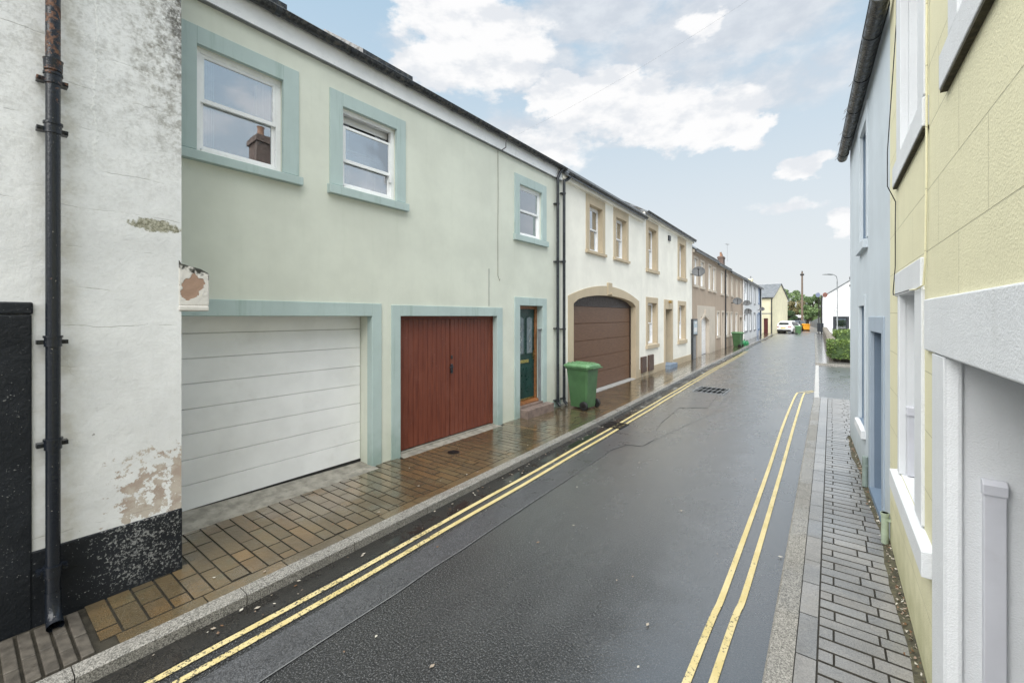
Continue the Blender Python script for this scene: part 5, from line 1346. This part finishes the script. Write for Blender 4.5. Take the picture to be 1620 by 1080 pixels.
m = MB(); m.box(S(1317.8), wn[0], -.06, .03, wn[2] - .25, wn[3] + .18); m.box(wn[1], S(1343.3), -.06, .03, wn[2] - .25, wn[3] + .18); m.box(wn[0], wn[1], -.06, .03, wn[3], wn[3] + .18); m.box(wn[0], wn[1], -.06, .03, wn[2] - .25, wn[2]); m.build('window_surround', M_black, root)
window(root, *wn, t=.06, fw=.06, m=M_black, curtain=True)
m = MB(); m.box(S(1320), S(1340.5), -.04, 0, Z(1330, 492.5), Z(1330, 487)); sg = m.build('street_sign', M_lead, root); m = MB(); m.box(S(1320) + .06, S(1340.5) - .06, -.046, -.04, Z(1330, 492.5) + .05, Z(1330, 487) - .05); m.build('sign_plate', M_signwhite, sg)
# the sign's letters are too small to read in the photograph; it stays a plain plate
m = MB(); m.tube([(-.12, -.1, 0), (-.12, -.1, zl)], .08, 8); m.build('drainpipe', M_iron, root)
m = MB(); m.box(S(1343.6), S(1345.6), -.2, .0, Z(1345, 442), Z(1345, 438)); m.box(S(1343.6), S(1345.6), -.1, 0, Z(1345, 453.5), Z(1345, 450)); m.build('wall_lamp', M_iron, root)
# stone wall
q = MB(); P0 = hit_ground(1312, 573); P1 = hit_ground(1301.5, 530); P0 = Vector(P0); P1 = Vector(P1)
nW = 40; dirw = (P1 - P0).normalized(); nr = Vector((dirw.y, -dirw.x))
if nr.x < 0: nr = -nr
rnd = random.Random(11); prev = None
for i in range(nW + 1):
    p = P0 + (P1 - P0) * i / nW; h = .95 + rnd.uniform(-.05, .05)
    cur = [(p.x, p.y, 0), (p.x, p.y, h - .08), (p.x + nr.x * .1, p.y + nr.y * .1, h), (p.x + nr.x * .32, p.y + nr.y * .32, h), (p.x + nr.x * .4, p.y + nr.y * .4, h - .08), (p.x + nr.x * .4, p.y + nr.y * .4, 0)]
    if prev:
        q.mesh(prev + cur, [(k, k + 1, k + 7, k + 6) for k in range(5)])
    else: q.mesh(cur, [tuple(range(6))])
    prev = cur
q.mesh(prev, [tuple(range(6))])
q.box(P0.x + .25, P0.x + 9, P0.y - .25, P0.y + .15, 0, .75)
wl = q.build('wall_body', M_stonewall); wl.name = 'stone_wall'
tag(wl, 'low rubble stone wall with hedge, along the right far pavement', 'wall')
def leaves(q, n, sampler, size, up=.3, tone=None):
    for _ in range(n):
        c = Vector(sampler()); s_ = size * random.uniform(.6, 1.3)
        a = Vector((random.gauss(0, 1), random.gauss(0, 1), random.gauss(0, 1))).normalized(); b = a.cross(Vector((random.gauss(0, 1), random.gauss(0, 1), random.gauss(0, 1)))).normalized()
        q.tone = ((tone(c) if tone else random.random()), 0, 0)
        q.face([c - a * s_ - b * s_ * .1, c - b * s_ * .5, c + a * s_, c + b * s_ * .5])
from mathutils import noise as mnoise
def hedge(label, x0, x1, y0, y1, z0, z1, n, size):
    q = MB(); q.tone = (.1, 0, 0); e = .18
    q.box(x0 + e, x1 - e, y0 + e, y1 - e, z0, z1 - e)
    def sm():
        while True:
            p = (random.uniform(x0, x1), random.uniform(y0, y1), random.uniform(z0, z1))
            d = min(p[0] - x0, x1 - p[0], p[1] - y0, y1 - p[1], z1 - p[2]); bulge = .22 * mnoise.noise(Vector(p) * 1.6) + .16 * mnoise.noise(Vector(p) * 5)
            if d + bulge < .24 and d + bulge > .0: return p
    leaves(q, n, sm, size, tone=lambda c: min(1, max(0, .5 + .5 * mnoise.noise(c * 3) + random.uniform(-.25, .35))))
    o = q.build('hedge', M_leafh); tag(o, label, 'hedge', 'clipped green hedges'); return o
hy = P0.y
hedge('near clipped green hedge overhanging the stone wall at the side street', P0.x - .1, P0.x + 4.5, hy - .9, hy + .8, .25, 1.10, 9000, .05)
hedge('far green hedge behind the stone wall, below the white building', P0.x + .15, P0.x + 8, hy + 7.0, hy + 10.5, .2, 1.35, 9000, .07)
# grey fence panel and low pale wall at the street end
f0, f1 = at(1282, 62), at(1297, 55)
q = MB(); pts = [f0 + (f1 - f0) * i / 8 for i in range(9)]
root = thing('metal_fence', 'grey slatted fence with sloping top beside the sign posts', 'fence', (f0.x, f0.y, 0), math.atan2(f1.y - f0.y, f1.x - f0.x))
Lf = (f1 - f0).length
q.prism([(0, 0.75), (Lf, .5), (Lf, 2.0), (0, 1.35)], -.02, .02); q.build('panel', M_galv, root)
for i in range(9):
    q = MB(); s_ = Lf * i / 8; q.box(s_ - .03, s_ + .03, -.05, -.02, 0, 1.4 + .65 * i / 8); q.build('post', M_galv, root)
q = MB(); q.prism([(0, 0), (Lf, 0), (Lf, .5), (0, .74)], -.08, .08); q.build('base', M_slab, root)

# ------------------------------------------------------------------ trees
def tree(label, x, d, ybot, ytop, wpx, m, n=5200, seed=1):
    random.seed(seed); p = at(x, d); ztop = H + (500 - ytop) * d / FPX; r = wpx / 2 * d / FPX
    root = thing('tree', label, 'tree', (p.x, p.y, 0), 0, 'trees beyond the street end')
    q = MB(); q.tube([(0, 0, 0), (.1, 0, ztop * .3), (.0, .1, ztop * .75)], [.28, .2, .07], 10)
    for k in range(6):
        a_ = k * 1.05; q.tube([(0, 0, ztop * (.25 + .07 * k)), (cos(a_) * r * .4, sin(a_) * r * .4, ztop * (.4 + .07 * k)), (cos(a_) * r * .7, sin(a_) * r * .7, ztop * (.5 + .07 * k))], [.1, .06, .02], 6)
    q.build('trunk', M_bark, root)
    q = MB(); cl = []
    for k in range(26):
        a_ = random.uniform(0, 2 * pi); h = random.uniform(.12, .92); rr = r * sqrt(max(.05, 1 - ((h - .45) / .6) ** 2)) * random.uniform(.35, .9)
        cl.append((Vector((cos(a_) * rr, sin(a_) * rr, h * ztop)), random.uniform(.22, .36) * r))
    def sm():
        c, cr_ = random.choice(cl); v = Vector((random.gauss(0, 1), random.gauss(0, 1), random.gauss(0, 1))).normalized() * cr_ * random.uniform(.7, 1.05); v.z *= .8
        return c + v
    tones = {}
    leaves(q, n, sm, .15, tone=lambda c: min(1, max(0, .5 + .6 * mnoise.noise(c * .8) + random.uniform(-.25, .25))))
    q.build('crown', m, root)
tree('bushy green tree behind the telegraph pole, left side next to the gable', 1253, 84, 0, 456, 44, M_leafa, 7000, 2)
tree('round green tree right of the telegraph pole', 1286, 80, 0, 465, 34, M_leafa, 6000, 3)
tree('brownish green tree low between the gable and the pole', 1259, 76, 0, 475, 34, M_leafb, 6000, 4)
tree('dark low tree at the foot of the gable house', 1249, 74, 0, 491, 22, M_leafc, 3500, 5)
tree('green tree in front of the fence by the sign posts', 1277, 74, 0, 480, 26, M_leafa, 5000, 6)
tree('pale tall tree farther back at the sign posts', 1301, 92, 0, 474, 34, M_leafa, 5000, 8)
random.seed(21)
# ------------------------------------------------------------------ litter and leaves
q = MB()
for _ in range(170):
    if random.random() < .6: yy = random.uniform(.3, 12); xx = kl(yy) + abs(random.gauss(0, .12)) + .02; z = .012
    elif random.random() < .5: yy = random.uniform(.3, 12); xx = random.uniform(kl(yy) - 1.2, kl(yy) - .15); z = PZ + .006
    else: yy = random.uniform(1.5, 9); xx = random.uniform(kl(yy), kr(yy)); z = .012
    s_ = random.uniform(.004, .013); a_ = random.uniform(0, pi); q.tone = (random.random(), 0, 0)
    q.face([(xx + s_ * cos(a_ + k * pi / 2) * (1.8 if k % 2 else 1), yy + s_ * sin(a_ + k * pi / 2) * (1.8 if k % 2 else 1), z + random.uniform(0, .003)) for k in range(4)])
M_litter = leafmat('leaf_litter', (.14, .07, .03), (.48, .46, .40))
struct(q.build('leaf_litter', M_litter), 'stuff')
# leaf and grit at the right wall foot
q = MB()
for _ in range(420):
    yy = random.uniform(1.2, 9.3); xx = wall_r(yy) - abs(random.gauss(0, .03)) - .005; s_ = random.uniform(.003, .010); a_ = random.uniform(0, pi); q.tone = (random.random() ** 2, 0, 0)
    q.face([(xx + s_ * cos(a_ + k * pi / 2) * (1.6 if k % 2 else 1), yy + s_ * sin(a_ + k * pi / 2) * (1.6 if k % 2 else 1), .088 + random.uniform(0, .02)) for k in range(4)])
struct(q.build('leaf_litter', M_litter), 'stuff')
